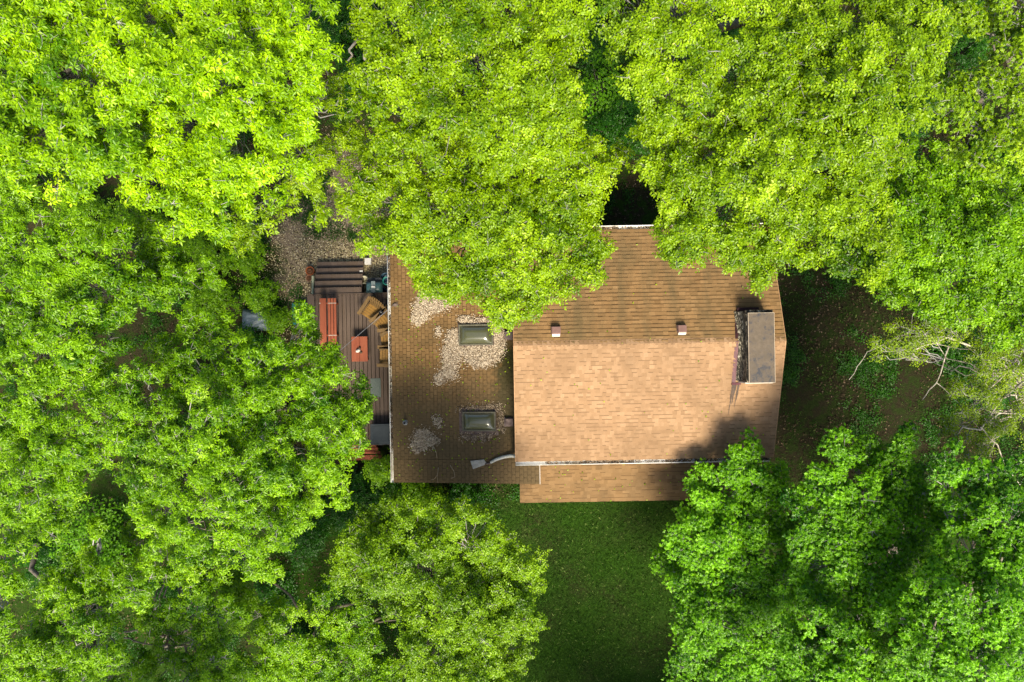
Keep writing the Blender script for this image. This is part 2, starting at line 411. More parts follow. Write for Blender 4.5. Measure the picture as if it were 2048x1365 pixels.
T("maple_tree", "bright green maple right of the house corner, below the dark bare yard", 'maple', 'maple', (1760, 1110), 6.6,
  [(1680, 900, 35), (1720, 930, 60), (1660, 960, 50), (1600, 1000, 35), (1650, 1020, 60), (1740, 1010, 75, .4), (1820, 890, 38), (1800, 950, 60), (1830, 1000, 65), (1620, 1080, 45), (1690, 1100, 75, .3), (1790, 1070, 75, .4), (1870, 1050, 60), (1640, 1150, 60), (1740, 1150, 75, .6), (1690, 1110, 50, .8), (1830, 1130, 50), (1600, 1170, 40)],
  13, size=1.15, clumpr=.27, extra=[([(1700, 1100, 6.2), (1740, 1060, 6.6), (1690, 1030, 6.9)], .02)])
T("maple_tree", "pale topped maple filling the bottom right corner of the picture", 'maple', 'maple', (1880, 1260), 8.6,
  [(1900, 920, 45), (1960, 960, 65), (2040, 960, 60), (1920, 1010, 60), (2000, 1040, 75, .3), (2050, 1080, 60), (1920, 1100, 75), (2000, 1140, 75, .4), (1860, 1180, 60), (1800, 1230, 55), (1950, 1220, 85, .6), (2040, 1220, 80, .5), (1870, 1280, 85, .5), (1960, 1320, 90, .6), (2050, 1340, 80, .3), (1860, 1360, 80, .3)],
  14, size=1.15, clumpr=.27)
T("maple_tree", "maple at the bottom edge between the two big maples of the lower right corner", 'maple', 'maple', (1690, 1310), 7.4,
  [(1620, 1230, 60), (1700, 1220, 60), (1660, 1290, 75, .4), (1740, 1300, 70), (1610, 1330, 65), (1700, 1370, 85, .4), (1790, 1350, 60), (1590, 1390, 70)],
  15, size=1.15, clumpr=.27)
T("birch_tree", "round light green tree below the brown wing, with lawn on its right", 'small', 'fresh', (880, 1180), 7.2,
  [(760, 1030, 45), (720, 1080, 45), (800, 1060, 60), (870, 1050, 55, -.4), (940, 1070, 60), (700, 1130, 40), (760, 1130, 70, .4), (850, 1140, 75, .3), (940, 1150, 70, -.2), (1010, 1120, 50), (1050, 1120, 38), (1060, 1180, 35), (1000, 1200, 65), (900, 1220, 75, .2), (810, 1210, 50, -.4), (1030, 1240, 48), (960, 1280, 75, .3), (870, 1300, 75, .4), (1010, 1320, 55), (930, 1360, 80, .3), (830, 1360, 60), (740, 1180, 40, -.6), (990, 1380, 50), (960, 1020, 30, -1.8)],
  16, size=1.12, extra=[([(700, 1290, 3.5), (745, 1245, 5), (790, 1225, 6), (810, 1195, 6.5)], .05), ([(745, 1245, 5), (800, 1240, 6)], .03), ([(910, 1180, 6.3), (945, 1145, 7)], .035)])
T("birch_tree", "shaded green tree by the bottom edge, left of the round light green tree", 'small', 'mid', (620, 1290), 6.0,
  [(560, 1260, 55), (500, 1220, 50), (640, 1250, 35, -.4), (590, 1320, 65), (680, 1330, 60), (730, 1290, 40), (520, 1330, 60), (640, 1370, 60), (740, 1360, 55), (660, 1200, 28), (470, 1170, 40), (700, 1250, 30)],
  17, size=1.15, dens=.8, extra=[([(560, 1230, 2.5), (620, 1225, 4), (680, 1215, 5), (730, 1200, 5.5)], .07), ([(600, 1220, 3.5), (580, 1190, 4), (545, 1165, 4.5)], .05), ([(640, 1235, 4), (700, 1250, 4.5), (745, 1262, 5)], .045), ([(730, 1330, 4.5), (765, 1355, 5), (790, 1375, 5)], .05)])
T("hickory_tree", "mid green tree over the left side of the deck, hiding half of the red bench", 'ash', 'mid', (560, 850), 9.6,
  [(400, 660, 45), (460, 690, 60), (520, 730, 70, .2), (600, 680, 40, -.6), (620, 730, 50, -.5), (640, 780, 60), (690, 800, 50, -.3), (700, 850, 42, -.2), (665, 735, 42, -.5), (600, 640, 35, -.8), (580, 800, 75, .3), (490, 810, 80, .4), (400, 750, 70, .3), (660, 860, 60), (700, 880, 35), (580, 880, 80, .4), (490, 900, 75, .3), (650, 930, 50), (600, 970, 60), (655, 1000, 35, -.5), (340, 720, 50)],
  18, size=.88, extra=[([(580, 830, 8.2), (560, 865, 8.6), (545, 900, 8.8)], .035)])
T("hickory_tree", "mid green tree centred in the left half, below a gap of brown ground", 'ash', 'mid', (380, 980), 10.4,
  [(210, 770, 55), (280, 790, 65), (220, 850, 65), (310, 860, 75, .2), (400, 850, 70, .3), (190, 900, 45), (300, 940, 65), (380, 940, 80, .4), (470, 960, 75, .3), (540, 960, 60), (330, 1020, 60), (420, 1030, 75, .3), (510, 1040, 65), (570, 1040, 50), (310, 1080, 35), (390, 1110, 40, -.4), (480, 1110, 50), (530, 1120, 40), (300, 1000, 40)],
  19, size=.85)
T("hickory_tree", "glossy green tree on the left edge just under the lime yellow crowns", 'ash', 'mid', (150, 620), 10.2,
  [(30, 470, 60), (100, 490, 60), (170, 500, 60), (240, 510, 55), (20, 560, 60), (110, 570, 75, .3), (200, 580, 75, .3), (270, 580, 50), (40, 650, 75), (140, 660, 75, .2), (210, 670, 50), (50, 740, 75), (130, 750, 60), (180, 710, 45), (300, 530, 40, -.8), (350, 490, 50, -1), (340, 570, 55, -.8), (400, 540, 40, -1.2), (290, 470, 40, -1.5)],
  20, size=.92, extra=[([(235, 705, 5), (225, 685, 6.5), (215, 660, 8)], .05)])
T("hickory_tree", "green tree on the left edge at the height of the lower skylight", 'ash', 'mid', (70, 900), 10.0,
  [(20, 830, 60), (90, 830, 60), (30, 900, 70), (120, 900, 65), (160, 960, 50, .2), (60, 970, 75, .3), (140, 1010, 35), (20, 1040, 65), (90, 1050, 45), (30, 1120, 40), (20, 1180, 30), (10, 1240, 30)],
  21, size=.88, extra=[([(75, 1090, 5), (62, 1140, 5.5), (95, 1168, 6)], .09)])
T("hickory_tree", "green tree with crooked grey limbs in the bottom left corner of the picture", 'ash', 'mid', (190, 1230), 9.0,
  [(150, 1130, 35), (205, 1140, 50), (120, 1190, 55), (190, 1200, 70, .3), (270, 1170, 55), (110, 1260, 60), (190, 1280, 75, .4), (60, 1320, 60), (140, 1350, 70), (230, 1340, 60), (20, 1360, 50), (200, 1060, 16)],
  22, size=.88, twr=1.3, extra=[([(20, 1280, 6), (70, 1300, 7), (100, 1320, 8)], .03), ([(195, 1320, 6.5), (210, 1350, 7)], .06), ([(85, 1270, 6), (95, 1220, 7.5)], .03)])
T("hickory_tree", "green tree with thin bare twigs at the bottom edge, right of the bottom left corner", 'ash', 'mid', (370, 1250), 8.0,
  [(310, 1120, 45), (370, 1170, 50), (350, 1100, 35), (430, 1160, 40), (370, 1240, 60), (440, 1230, 50, .3), (300, 1250, 40), (400, 1300, 50), (330, 1330, 55), (440, 1330, 60), (390, 1370, 60), (270, 1060, 22), (310, 1060, 28)],
  23, size=.9, dens=.85, twr=1.3, extra=[([(250, 1265, 6.5), (275, 1260, 7), (310, 1240, 7.5)], .03), ([(250, 1275, 6.5), (290, 1290, 7), (380, 1292, 7.5)], .025), ([(290, 1290, 7), (300, 1255, 7.2)], .014), ([(265, 1340, 7), (300, 1300, 7.2)], .016)])
# the bare zigzag limb between the two crowns of the top edge
#TREES_END
bare = MB()
bz = [at(*p) for p in [(728, 118, 7.4), (735, 85, 7.6), (718, 77, 7.8), (698, 100, 7.8), (705, 112, 7.7), (695, 122, 7.6)]]
pts = []
for i in range(len(bz) - 1):
    for u in (0, .25, .5, .75): pts.append(bz[i].lerp(bz[i + 1], u) + Vector((random.Random(i * 9 + int(u * 4)).uniform(-.02, .02),) * 3))
pts.append(bz[-1])
bo = TREES[3].location
bare.tube([p - bo for p in [at(790, 150, 7.2), at(750, 140, 7.3)] + pts], [.05, .05] + list(np.linspace(.05, .022, len(pts))), 8)
bare.build("bare_limb", PALEBARK, TREES[3])["label"] = "bare pale zigzag limb"

# neighbouring wood beyond the frame: copies that share the meshes
for i, (src, x, y, rz, lab) in enumerate([
    (15, -1.5, -16.5, 2.0, "tree beyond the bottom edge, below the round light green tree"),
    (11, 5.5, -16.5, 2.2, "maple beyond the bottom edge, below the lawn"),
    (13, 10.5, -17.0, 1.2, "maple beyond the bottom edge, below the lower right maples"),
    (18, -8.5, -16.5, 1.2, "tree beyond the bottom edge of the left half"),
    (13, 20.5, -9, 2.6, "maple beyond the lower right edge"),
    (10 - 1, 21, 3, .6, "tree beyond the right edge"),
    (7, 15, 15.5, 3.3, "tree beyond the upper right corner"),
    (3, 2.5, 16.5, 3.1, "tree beyond the top edge"),
    (1, -11, 16, 3.2, "tree beyond the upper left corner"),
    (20, -21, 2, .5, "tree beyond the left edge"),
    (18, -20.5, -9, 1.5, "tree beyond the lower left edge")]):
    c = copy_tree(TREES[src]); c.location = (x, y, 0); c.rotation_euler = (0, 0, rz)
    c["label"] = lab

# ------------------------------------------------------------ shrubs and seedlings
def shrub(label, px, py, rpx, h, color, seed, kind='small', size=1.0, n=None, name="shrub"):
    rng = np.random.default_rng(500 + seed)
    c = at(px, py, 0); r = rpx * (CAM_H - h) / FPX
    root = empty(name, c, 0, label, "shrub", "shrubs under the canopy")
    n = n or int(260 * (r / .8) ** 2) + 50
    d = rng.normal(0, 1, (n, 3)); d /= np.linalg.norm(d, axis=1, keepdims=True); d[:, 2] = np.abs(d[:, 2])
    lump = 1 + .25 * np.sin(3 * np.arctan2(d[:, 1], d[:, 0]) + seed) + .12 * np.sin(7 * np.arctan2(d[:, 1], d[:, 0]) + 2 * seed)
    P = d * (rng.uniform(.1, 1, n) ** .4)[:, None] * np.array([r, r, h * .75]) * lump[:, None] + [0, 0, h * .22]
    N = np.array([0, 0, 1]) + d * .6 + rng.normal(0, .25, (n, 3))
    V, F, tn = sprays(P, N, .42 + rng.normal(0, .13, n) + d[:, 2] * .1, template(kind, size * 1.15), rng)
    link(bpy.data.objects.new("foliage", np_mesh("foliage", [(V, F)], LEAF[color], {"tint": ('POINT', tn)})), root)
    ends = P[rng.choice(n, min(n, 26), False)]
    S = rng.normal(0, .05, (len(ends), 3)); S[:, 2] = 0
    tb = bez(S, (S + ends) / 2 + [0, 0, .1], ends, 5, rng, .04)
    link(bpy.data.objects.new("stems", np_mesh("stems", [tubes(tb, np.linspace(.018, .006, 5)[None].repeat(len(ends), 0), 4)], BARK, smooth=True)), root)
    return root
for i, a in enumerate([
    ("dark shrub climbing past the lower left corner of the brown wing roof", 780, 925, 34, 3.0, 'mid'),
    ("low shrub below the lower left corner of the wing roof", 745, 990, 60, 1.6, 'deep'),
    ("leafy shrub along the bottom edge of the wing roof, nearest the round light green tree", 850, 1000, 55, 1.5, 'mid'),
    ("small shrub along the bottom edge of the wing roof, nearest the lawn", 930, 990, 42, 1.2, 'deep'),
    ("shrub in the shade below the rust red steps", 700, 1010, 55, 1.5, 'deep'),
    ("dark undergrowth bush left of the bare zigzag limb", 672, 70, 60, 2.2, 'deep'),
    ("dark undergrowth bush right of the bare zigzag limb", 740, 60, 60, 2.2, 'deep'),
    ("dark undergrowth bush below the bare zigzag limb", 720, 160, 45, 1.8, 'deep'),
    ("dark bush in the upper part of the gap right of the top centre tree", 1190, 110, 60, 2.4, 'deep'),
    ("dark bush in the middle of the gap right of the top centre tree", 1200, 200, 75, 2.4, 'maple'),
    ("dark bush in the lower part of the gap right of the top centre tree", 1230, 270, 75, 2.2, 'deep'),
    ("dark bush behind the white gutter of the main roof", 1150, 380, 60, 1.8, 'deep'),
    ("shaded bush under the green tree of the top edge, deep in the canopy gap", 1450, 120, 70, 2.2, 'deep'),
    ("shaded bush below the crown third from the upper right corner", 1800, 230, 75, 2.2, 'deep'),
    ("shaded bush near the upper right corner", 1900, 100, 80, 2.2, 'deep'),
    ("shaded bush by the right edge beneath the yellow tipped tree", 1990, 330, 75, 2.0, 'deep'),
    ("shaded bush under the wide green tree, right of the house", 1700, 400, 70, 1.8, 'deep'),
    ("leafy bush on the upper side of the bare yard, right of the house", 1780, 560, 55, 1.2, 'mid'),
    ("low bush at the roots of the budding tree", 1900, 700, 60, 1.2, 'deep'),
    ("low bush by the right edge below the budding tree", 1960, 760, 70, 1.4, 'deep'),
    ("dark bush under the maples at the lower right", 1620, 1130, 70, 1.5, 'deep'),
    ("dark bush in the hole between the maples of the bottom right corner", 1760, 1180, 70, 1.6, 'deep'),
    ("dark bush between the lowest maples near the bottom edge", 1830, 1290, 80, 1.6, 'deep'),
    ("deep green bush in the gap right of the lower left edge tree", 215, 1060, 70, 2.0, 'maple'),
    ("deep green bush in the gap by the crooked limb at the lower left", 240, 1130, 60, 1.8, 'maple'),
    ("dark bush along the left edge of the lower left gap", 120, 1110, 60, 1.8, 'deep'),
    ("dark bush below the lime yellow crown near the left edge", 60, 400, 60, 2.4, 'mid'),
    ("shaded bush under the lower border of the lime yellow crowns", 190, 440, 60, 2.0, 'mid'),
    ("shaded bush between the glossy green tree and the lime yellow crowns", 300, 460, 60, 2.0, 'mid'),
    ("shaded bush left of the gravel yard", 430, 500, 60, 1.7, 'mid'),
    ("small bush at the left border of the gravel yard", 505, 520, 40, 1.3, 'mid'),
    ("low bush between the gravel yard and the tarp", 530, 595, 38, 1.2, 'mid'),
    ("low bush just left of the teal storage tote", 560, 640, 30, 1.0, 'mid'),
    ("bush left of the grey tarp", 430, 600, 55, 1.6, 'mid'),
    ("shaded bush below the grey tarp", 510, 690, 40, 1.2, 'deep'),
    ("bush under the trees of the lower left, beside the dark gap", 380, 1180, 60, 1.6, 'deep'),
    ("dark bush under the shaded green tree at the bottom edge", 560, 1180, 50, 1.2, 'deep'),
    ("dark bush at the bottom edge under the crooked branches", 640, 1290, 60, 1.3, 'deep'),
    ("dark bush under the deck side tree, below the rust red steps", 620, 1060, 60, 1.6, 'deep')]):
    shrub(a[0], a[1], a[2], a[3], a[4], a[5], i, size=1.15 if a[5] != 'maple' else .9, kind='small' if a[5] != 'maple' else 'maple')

# ------------------------------------------------------------ ground
def nval(P, s, seed=0.0):
    return np.array([mnoise.fractal(Vector((x * s + seed, y * s - seed, 0)), .8, 2.2, 4) for x, y in P])

gm, t, b = mat("ground_soil", .95, .1)
co = objco(t); sep = t.nodes.new("ShaderNodeSeparateXYZ"); t.links.new(co, sep.inputs[0])
n1 = nz(t, co, .55, 5, .65); n2 = nz(t, co, 16, 5, .75); n3 = nz(t, co, 2.2, 4, .7); n4 = nz(t, co, 60, 2, .6)
soil = ramp(t, n2, [(.25, (.014, .012, .005)), (.5, (.026, .024, .010)), (.75, (.058, .050, .022))])
grass = ramp(t, n2, [(.25, (.007, .026, .001)), (.55, (.020, .055, .003)), (.8, (.040, .080, .006))])
vo = t.nodes.new("ShaderNodeTexVoronoi"); vo.inputs["Scale"].default_value = 26; t.links.new(co, vo.inputs["Vector"])
peb = ramp(t, vo.outputs["Distance"], [(0, (.40, .33, .25)), (.45, (.24, .18, .125)), (.75, (.06, .045, .03))])
peb = mixc(t, .55, peb, ramp(t, n4, [(.3, (.09, .065, .04)), (.7, (.42, .33, .24))]))
# lawn below the house, mossy brown streaks in it
lawn_y = mth(t, 'MULTIPLY_ADD', sep.outputs[1], -1.2, -6.2, True)
mossy = ramp(t, n1, [(.42, (1, 1, 1)), (.62, (.25, .25, .25))])
patch = ramp(t, n3, [(.46, (0, 0, 0)), (.56, (1, 1, 1))])
g1 = mixc(t, mth(t, 'MULTIPLY', patch, .75), soil, grass)
g2 = mixc(t, mossy, g1, grass)
g1 = mixc(t, mth(t, 'MULTIPLY', mth(t, 'MULTIPLY_ADD', sep.outputs[0], .5, -4.2, True), .55), g1, (.010, .008, .004))  # right yard darkened: dark soil plus tree shade put into the colour
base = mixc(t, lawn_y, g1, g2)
# gravel yard
vx = mth(t, 'ADD', sep.outputs[0], 6.2); vy = mth(t, 'SUBTRACT', sep.outputs[1], 3.2)
dd = mth(t, 'SQRT', mth(t, 'ADD', mth(t, 'MULTIPLY', vx, vx), mth(t, 'MULTIPLY', mth(t, 'MULTIPLY', vy, vy), .55)))
gf = mth(t, 'MULTIPLY_ADD', mth(t, 'SUBTRACT', 3.6, mth(t, 'MULTIPLY_ADD', n1, 3.0, dd)), 1.3, 1.3, True)
gf = mth(t, 'MULTIPLY', gf, mixc(t, .45, (1, 1, 1), ramp(t, n3, [(.5, (1, 1, 1)), (.62, (0, 0, 0))])))
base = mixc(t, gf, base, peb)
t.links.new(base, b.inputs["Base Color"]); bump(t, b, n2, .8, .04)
xs = np.concatenate([[-400, -120, -50], np.linspace(-26, 26, 105), [50, 120, 400]])
G = np.array([(x, y) for y in xs for x in xs])
gz = nval(G, .25) * .10 - .06
inh = (np.abs(G[:, 0] - 1.5) < 10) & (np.abs(G[:, 1]) < 7); gz = np.where(inh, gz * .4, gz); gz[np.abs(G).max(1) > 26] = -.06
k = len(xs); I = np.arange(k * k).reshape(k, k)
F = np.stack([I[:-1, :-1], I[:-1, 1:], I[1:, 1:], I[1:, :-1]], -1).reshape(-1, 4)
tag(link(bpy.data.objects.new("ground", np_mesh("ground", [(np.column_stack([G, gz]), F)], gm, smooth=True))), kind="structure")

rng = np.random.default_rng(77)
def scatter(name, P, sz, stops, lab_kind, tilt=.25, z=.02, rough=.85, seedt=0.0, m=None, asp=.55):
    n = len(P); P3 = np.column_stack([P, np.full(n, 0.0)]) if P.shape[1] == 2 else P
    P3 = P3 + [0, 0, z]; P3[:, 2] += rng.uniform(0, z, n)
    tpl = np.array([(0, 0, 0, 0, 1.0, asp, 0.0)])
    N = np.array([0, 0, 1]) + rng.normal(0, tilt, (n, 3)); N[:, 2] = np.abs(N[:, 2]) + .1
    V, F, tn = sprays(P3 * 0, N, rng.uniform(0, 1, n), tpl, rng, tilt)
    s = np.repeat(rng.uniform(.6, 1.3, n) * sz, 4)[:, None]
    V = V * s + np.repeat(P3, 4, 0)
    o = link(bpy.data.objects.new(name, np_mesh(name, [(V, F)], m or tonemat(name + "_tone", stops), {"tint": ('POINT', tn)})))
    o["kind"] = lab_kind
    return o
# fallen leaves over the wood floor
P = np.column_stack([rng.uniform(-20, 20, 60000), rng.uniform(-14, 14, 60000)])
ok = ~((P[:, 0] > -4) & (P[:, 0] < 8.6) & (P[:, 1] > -5) & (P[:, 1] < 3.8)) & ~((P[:, 0] > -3) & (P[:, 0] < 7) & (P[:, 1] < -6))
ok &= ~((P[:, 0] > -8) & (P[:, 0] < -4) & (P[:, 1] > -5) & (P[:, 1] < 1.8))
P = P[ok]; P = P[nval(P, .5, 3) + rng.normal(0, .12, len(P)) > -.05]; P = np.concatenate([P, P[::2] + rng.normal(0, .12, P[::2].shape)])
scatter("leaf_litter", P, .075, [(0, (.02, .012, .006)), (.5, (.055, .036, .018)), (.88, (.105, .072, .040)), (1, (.19, .14, .09))], "stuff")
# pebbly mulch of the yard
P = np.column_stack([rng.normal(-6.2, 1.7, 30000), rng.normal(3.0, 2.1, 30000)])
P = P[~((P[:, 0] > -7.6) & (P[:, 1] < 1.7))]
scatter("gravel", P, .040, [(0, (.12, .095, .045)), (.4, (.36, .30, .155)), (.8, (.58, .49, .28)), (1, (.74, .66, .46))], "stuff", asp=.8)
# grass of the lawn
P = np.column_stack([rng.uniform(-5, 8.5, 90000), rng.uniform(-14.5, -5.2, 90000)])
Q_ = np.column_stack([rng.uniform(8.5, 20, 60000), rng.uniform(-8, 7, 60000)]); Q_ = Q_[nval(Q_, .7, 31) + rng.normal(0, .12, len(Q_)) > .02]
P = P[nval(P, .9, 8) + rng.normal(0, .2, len(P)) > -.55]; P = np.concatenate([P, Q_])
scatter("grass", P, .10, [(0, (.008, .030, .001)), (.5, (.020, .066, .002)), (.95, (.042, .105, .004)), (1, (.18, .24, .06))], "stuff", tilt=.8, asp=.16)
# weeds and ivy in patches round the house and yard
P = np.column_stack([rng.uniform(-20, 20, 42000), rng.uniform(-14, 14, 42000)])
v = nval(P, .55, 21); P = P[v + rng.normal(0, .05, len(v)) > .20]; P = np.concatenate([P + rng.normal(0, .09, P.shape) for _ in range(5)])
P = P[~((P[:, 0] > -8) & (P[:, 0] < 8.6) & (P[:, 1] > -5) & (P[:, 1] < 3.8)) & ~((P[:, 0] > -.5) & (P[:, 0] < 8) & (P[:, 1] < -6))]
P3 = np.column_stack([P, np.full(len(P), .06)])
V, F, tn = sprays(P3, np.array([0, 0, 1]) + rng.normal(0, .3, P3.shape), rng.uniform(.1, .9, len(P)), template('tiny', 1.7), rng)
o = link(bpy.data.objects.new("ground_cover", np_mesh("ground_cover", [(V, F)], LEAF['deep'], {"tint": ('POINT', tn)}))); o["kind"] = "stuff"

#HOUSE
# ------------------------------------------------------------ house
TH = R(1.0)
house = empty("house", (0, 0, 0), TH, "brown shingled house with orange tan gable roof, flat side wing and small front porch roof", "house")
Hinv = Matrix.Rotation(-TH, 4, 'Z')
def L(px, py, z): return Hinv @ at(px, py, z)

def shingle_mat(name, stops, stain, moss, seed, streak=(1, 1, 1), amount=.55, mossgrad=None):
    m, t, b = mat(name, .9, .12)
    a = node(t, "ShaderNodeAttribute", attribute_name="tint")
    col = ramp(t, a.outputs["Fac"], stops)
    co = objco(t); mp = t.nodes.new("ShaderNodeMapping"); mp.inputs["Scale"].default_value = streak
    mp.inputs["Location"].default_value = (seed, seed * 2, 0); t.links.new(co, mp.inputs[0])
    f = nz(t, mp.outputs[0], .75, 5, .62, .4)
    k = ramp(t, f, [(.40, (0, 0, 0)), (.66, (1, 1, 1))])
    col = mixc(t, mth(t, 'MULTIPLY', k, amount), col, stain)
    g = nz(t, co, 90, 3, .8)
    col = mixc(t, .8, col, ramp(t, g, [(.25, (.62, .62, .62)), (.75, (1.3, 1.3, 1.3))]), 'MULTIPLY')
    if mossgrad is not None:
        x0, w0, y0, y1, y2 = mossgrad
        sp = t.nodes.new("ShaderNodeSeparateXYZ"); t.links.new(co, sp.inputs[0])
        nn = mth(t, 'MULTIPLY_ADD', nz(t, co, 3.2, 5, .7), 1.3, -.65)
        gx = mth(t, 'MULTIPLY', mth(t, 'ADD', mth(t, 'SUBTRACT', sp.outputs[0], x0), nn), 1 / w0, None, True)
        gy = mth(t, 'MULTIPLY', mth(t, 'ADD', mth(t, 'SUBTRACT', y0, sp.outputs[1]), nn), 1.6, None, True)
        gy2 = mth(t, 'MULTIPLY', mth(t, 'ADD', mth(t, 'SUBTRACT', sp.outputs[1], y1), nn), 1.6, None, True)
        k2 = mth(t, 'MULTIPLY', mth(t, 'MULTIPLY', gx, gy), gy2, None, True)
        col = mixc(t, mth(t, 'MULTIPLY', k2, .9), col, moss)
        # grey green algae over the lower half
        ga = mth(t, 'MULTIPLY', mth(t, 'ADD', mth(t, 'SUBTRACT', y2, sp.outputs[1]), mth(t, 'MULTIPLY', nn, 2.6)), .55, None, True)
        col = mixc(t, mth(t, 'MULTIPLY', ga, .62), col, (.10, .076, .042))
    t.links.new(col, b.inputs["Base Color"]); bump(t, b, g, .5, .006)
    return m

def shingles(name, O, U, Vv, lu, lv, m, parent, seed, expo=.132, tabs=(.10, .34), dash=.38, thick=.012, tones=(.35, .95), cut=None, dashw=.026, grid=None, dtone=.09):
    """O: eave corner, U: unit along the eave, Vv: unit up the slope. One mesh of every course with its raised tabs."""
    rg = np.random.default_rng(seed); O, U, Vv = (np.array(v) for v in (O, U, Vv)); Nn = np.cross(U, Vv)
    Q, tone = [], []
    rows = int(math.ceil(lv / expo))
    for r in range(rows):
        v0 = r * expo; v1 = min(v0 + expo, lv)
        u = -rg.uniform(0, .3) if not grid else -(r % 2) * grid / 2
        while u < lu:
            wd = rg.uniform(*tabs) if not grid else grid
            a, c = max(u, 0), min(u + wd, lu)
            if c - a > .01:
                h = thick + rg.choice([0, 0, .004, .007]); tn = rg.uniform(*tones)
                tn = tn * .6 + (tones[0] + tones[1]) * .2 + rg.normal(0, .05)
                g = .007 if grid else 0
                p = lambda uu, vv, hh: O + U * uu + Vv * vv + Nn * hh
                j = rg.normal(0, .002)
                vb = v0 + j
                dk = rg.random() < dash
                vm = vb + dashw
                # face of the tab, its butt edge, and a dark band: print plus painted shade of the course edge
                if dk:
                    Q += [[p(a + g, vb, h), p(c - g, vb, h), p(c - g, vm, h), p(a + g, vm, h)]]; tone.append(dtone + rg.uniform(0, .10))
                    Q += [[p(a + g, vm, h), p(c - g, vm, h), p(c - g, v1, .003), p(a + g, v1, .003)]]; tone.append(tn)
                else:
                    Q += [[p(a + g, vb, h), p(c - g, vb, h), p(c - g, v1, .003), p(a + g, v1, .003)]]; tone.append(tn)
                Q += [[p(a + g, vb, -.001), p(c - g, vb, -.001), p(c - g, vb, h), p(a + g, vb, h)]]; tone.append(.02)
            u += wd
    # deck board under the tabs
    p = lambda uu, vv, hh: O + U * uu + Vv * vv + Nn * hh
    for f in ([(0, 0, -.002), (lu, 0, -.002), (lu, lv, -.002), (0, lv, -.002)], [(0, 0, -.05), (0, lv, -.05), (lu, lv, -.05), (lu, 0, -.05)],
              [(0, 0, -.05), (lu, 0, -.05), (lu, 0, -.002), (0, 0, -.002)], [(lu, 0, -.05), (lu, lv, -.05), (lu, lv, -.002), (lu, 0, -.002)],
              [(0, lv, -.05), (0, 0, -.05), (0, 0, -.002), (0, lv, -.002)], [(lu, lv, -.05), (0, lv, -.05), (0, lv, -.002), (lu, lv, -.002)]):
        Q.append([p(*q) for q in f]); tone.append(.05)
    V = np.array(Q).reshape(-1, 3); F = np.arange(len(V)).reshape(-1, 4)
    me = np_mesh(name, [(V, F)], m, {"tint": ('FACE', tone)})
    return link(bpy.data.objects.new(name, me), parent)

ZE, ZR = 3.6, 4.8
x0, x1 = .06, 8.50
ys, yn, yr = L(1030, 924, ZE).y, L(1240, 459, ZE).y, L(1030, 692, ZR).y
xrl, xrr = L(1027, 692, ZR).x, L(1568, 690, ZR).x
tan_stops = [(0, (.05, .030, .017)), (.12, (.125, .074, .042)), (.3, (.200, .122, .065)), (.65, (.285, .176, .097)), (1, (.365, .236, .138))]
SH_S = shingle_mat("shingle_tan", tan_stops, (.16, .10, .055), (.02, .02, .01), 3.1, (1, .8, 1), .50)
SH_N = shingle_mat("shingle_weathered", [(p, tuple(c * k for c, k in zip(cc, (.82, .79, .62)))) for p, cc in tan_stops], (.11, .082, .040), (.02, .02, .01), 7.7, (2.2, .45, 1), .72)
SH_W = shingle_mat("shingle_mossy", [(p, tuple(c * k for c, k in zip(cc, (.62, .60, .45)))) for p, cc in tan_stops], (.075, .052, .024), (.012, .016, .004), 1.3, (.6, 1.2, 1), .55,
                   mossgrad=(-.72, .35, .35, -3.6, -.6))
def slope(y0, z0, y1, z1):
    v = Vector((0, y1 - y0, z1 - z0)); return v.normalized(), v.length
vS, lS = slope(ys, ZE, yr, ZR); vN, lN = slope(yn, ZE, yr, ZR)
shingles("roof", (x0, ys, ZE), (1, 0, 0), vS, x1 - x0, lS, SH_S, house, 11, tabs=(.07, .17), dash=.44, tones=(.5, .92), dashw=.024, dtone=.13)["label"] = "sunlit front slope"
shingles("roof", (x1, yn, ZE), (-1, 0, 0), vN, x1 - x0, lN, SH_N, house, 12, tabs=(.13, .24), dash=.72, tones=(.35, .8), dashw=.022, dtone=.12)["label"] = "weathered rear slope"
# ridge cap: folded tabs
mb = []
tn = []
rg = np.random.default_rng(5)
xx = x0
while xx < x1:
    xe = min(xx + .145, x1); h = .018
    for sgn, v in ((1, vS), (-1, vN)):
        d = -v * .15
        a = [Vector((xx, yr, ZR + h)), Vector((xe, yr, ZR + h - .010)), Vector((xe, yr, ZR + h - .010)) + d, Vector((xx, yr, ZR + h)) + d]
        if sgn < 0: pass
        else: a = a[::-1]
        mb.append([tuple(q) for q in a]); tn.append(rg.uniform(.45, .9))
    xx += .145
V = np.array(mb).reshape(-1, 3)
link(bpy.data.objects.new("ridge_cap", np_mesh("ridge_cap", [(V, np.arange(len(V)).reshape(-1, 4))], SH_S, {"tint": ('FACE', tn)})), house)

BROWN = speckled("brown_siding", (.060, .028, .020), (.11, .055, .040), 5, .8, .2, (1, 1, 6))
WHITE = speckled("white_gutter", (.62, .60, .56), (.86, .85, .82), 3, .4, .5, bmp=.05, third=(.50, .46, .38))
DARKMET = speckled("dark_metal", (.010, .012, .016), (.03, .032, .036), 20, .5, .5)
MAROON = speckled("maroon_flashing", (.055, .012, .020), (.10, .024, .034), 6, .6, .4)
GLASS, gt, gb = mat("window_glass", .08, .6); gb.inputs["Base Color"].default_value = (.02, .025, .03, 1)

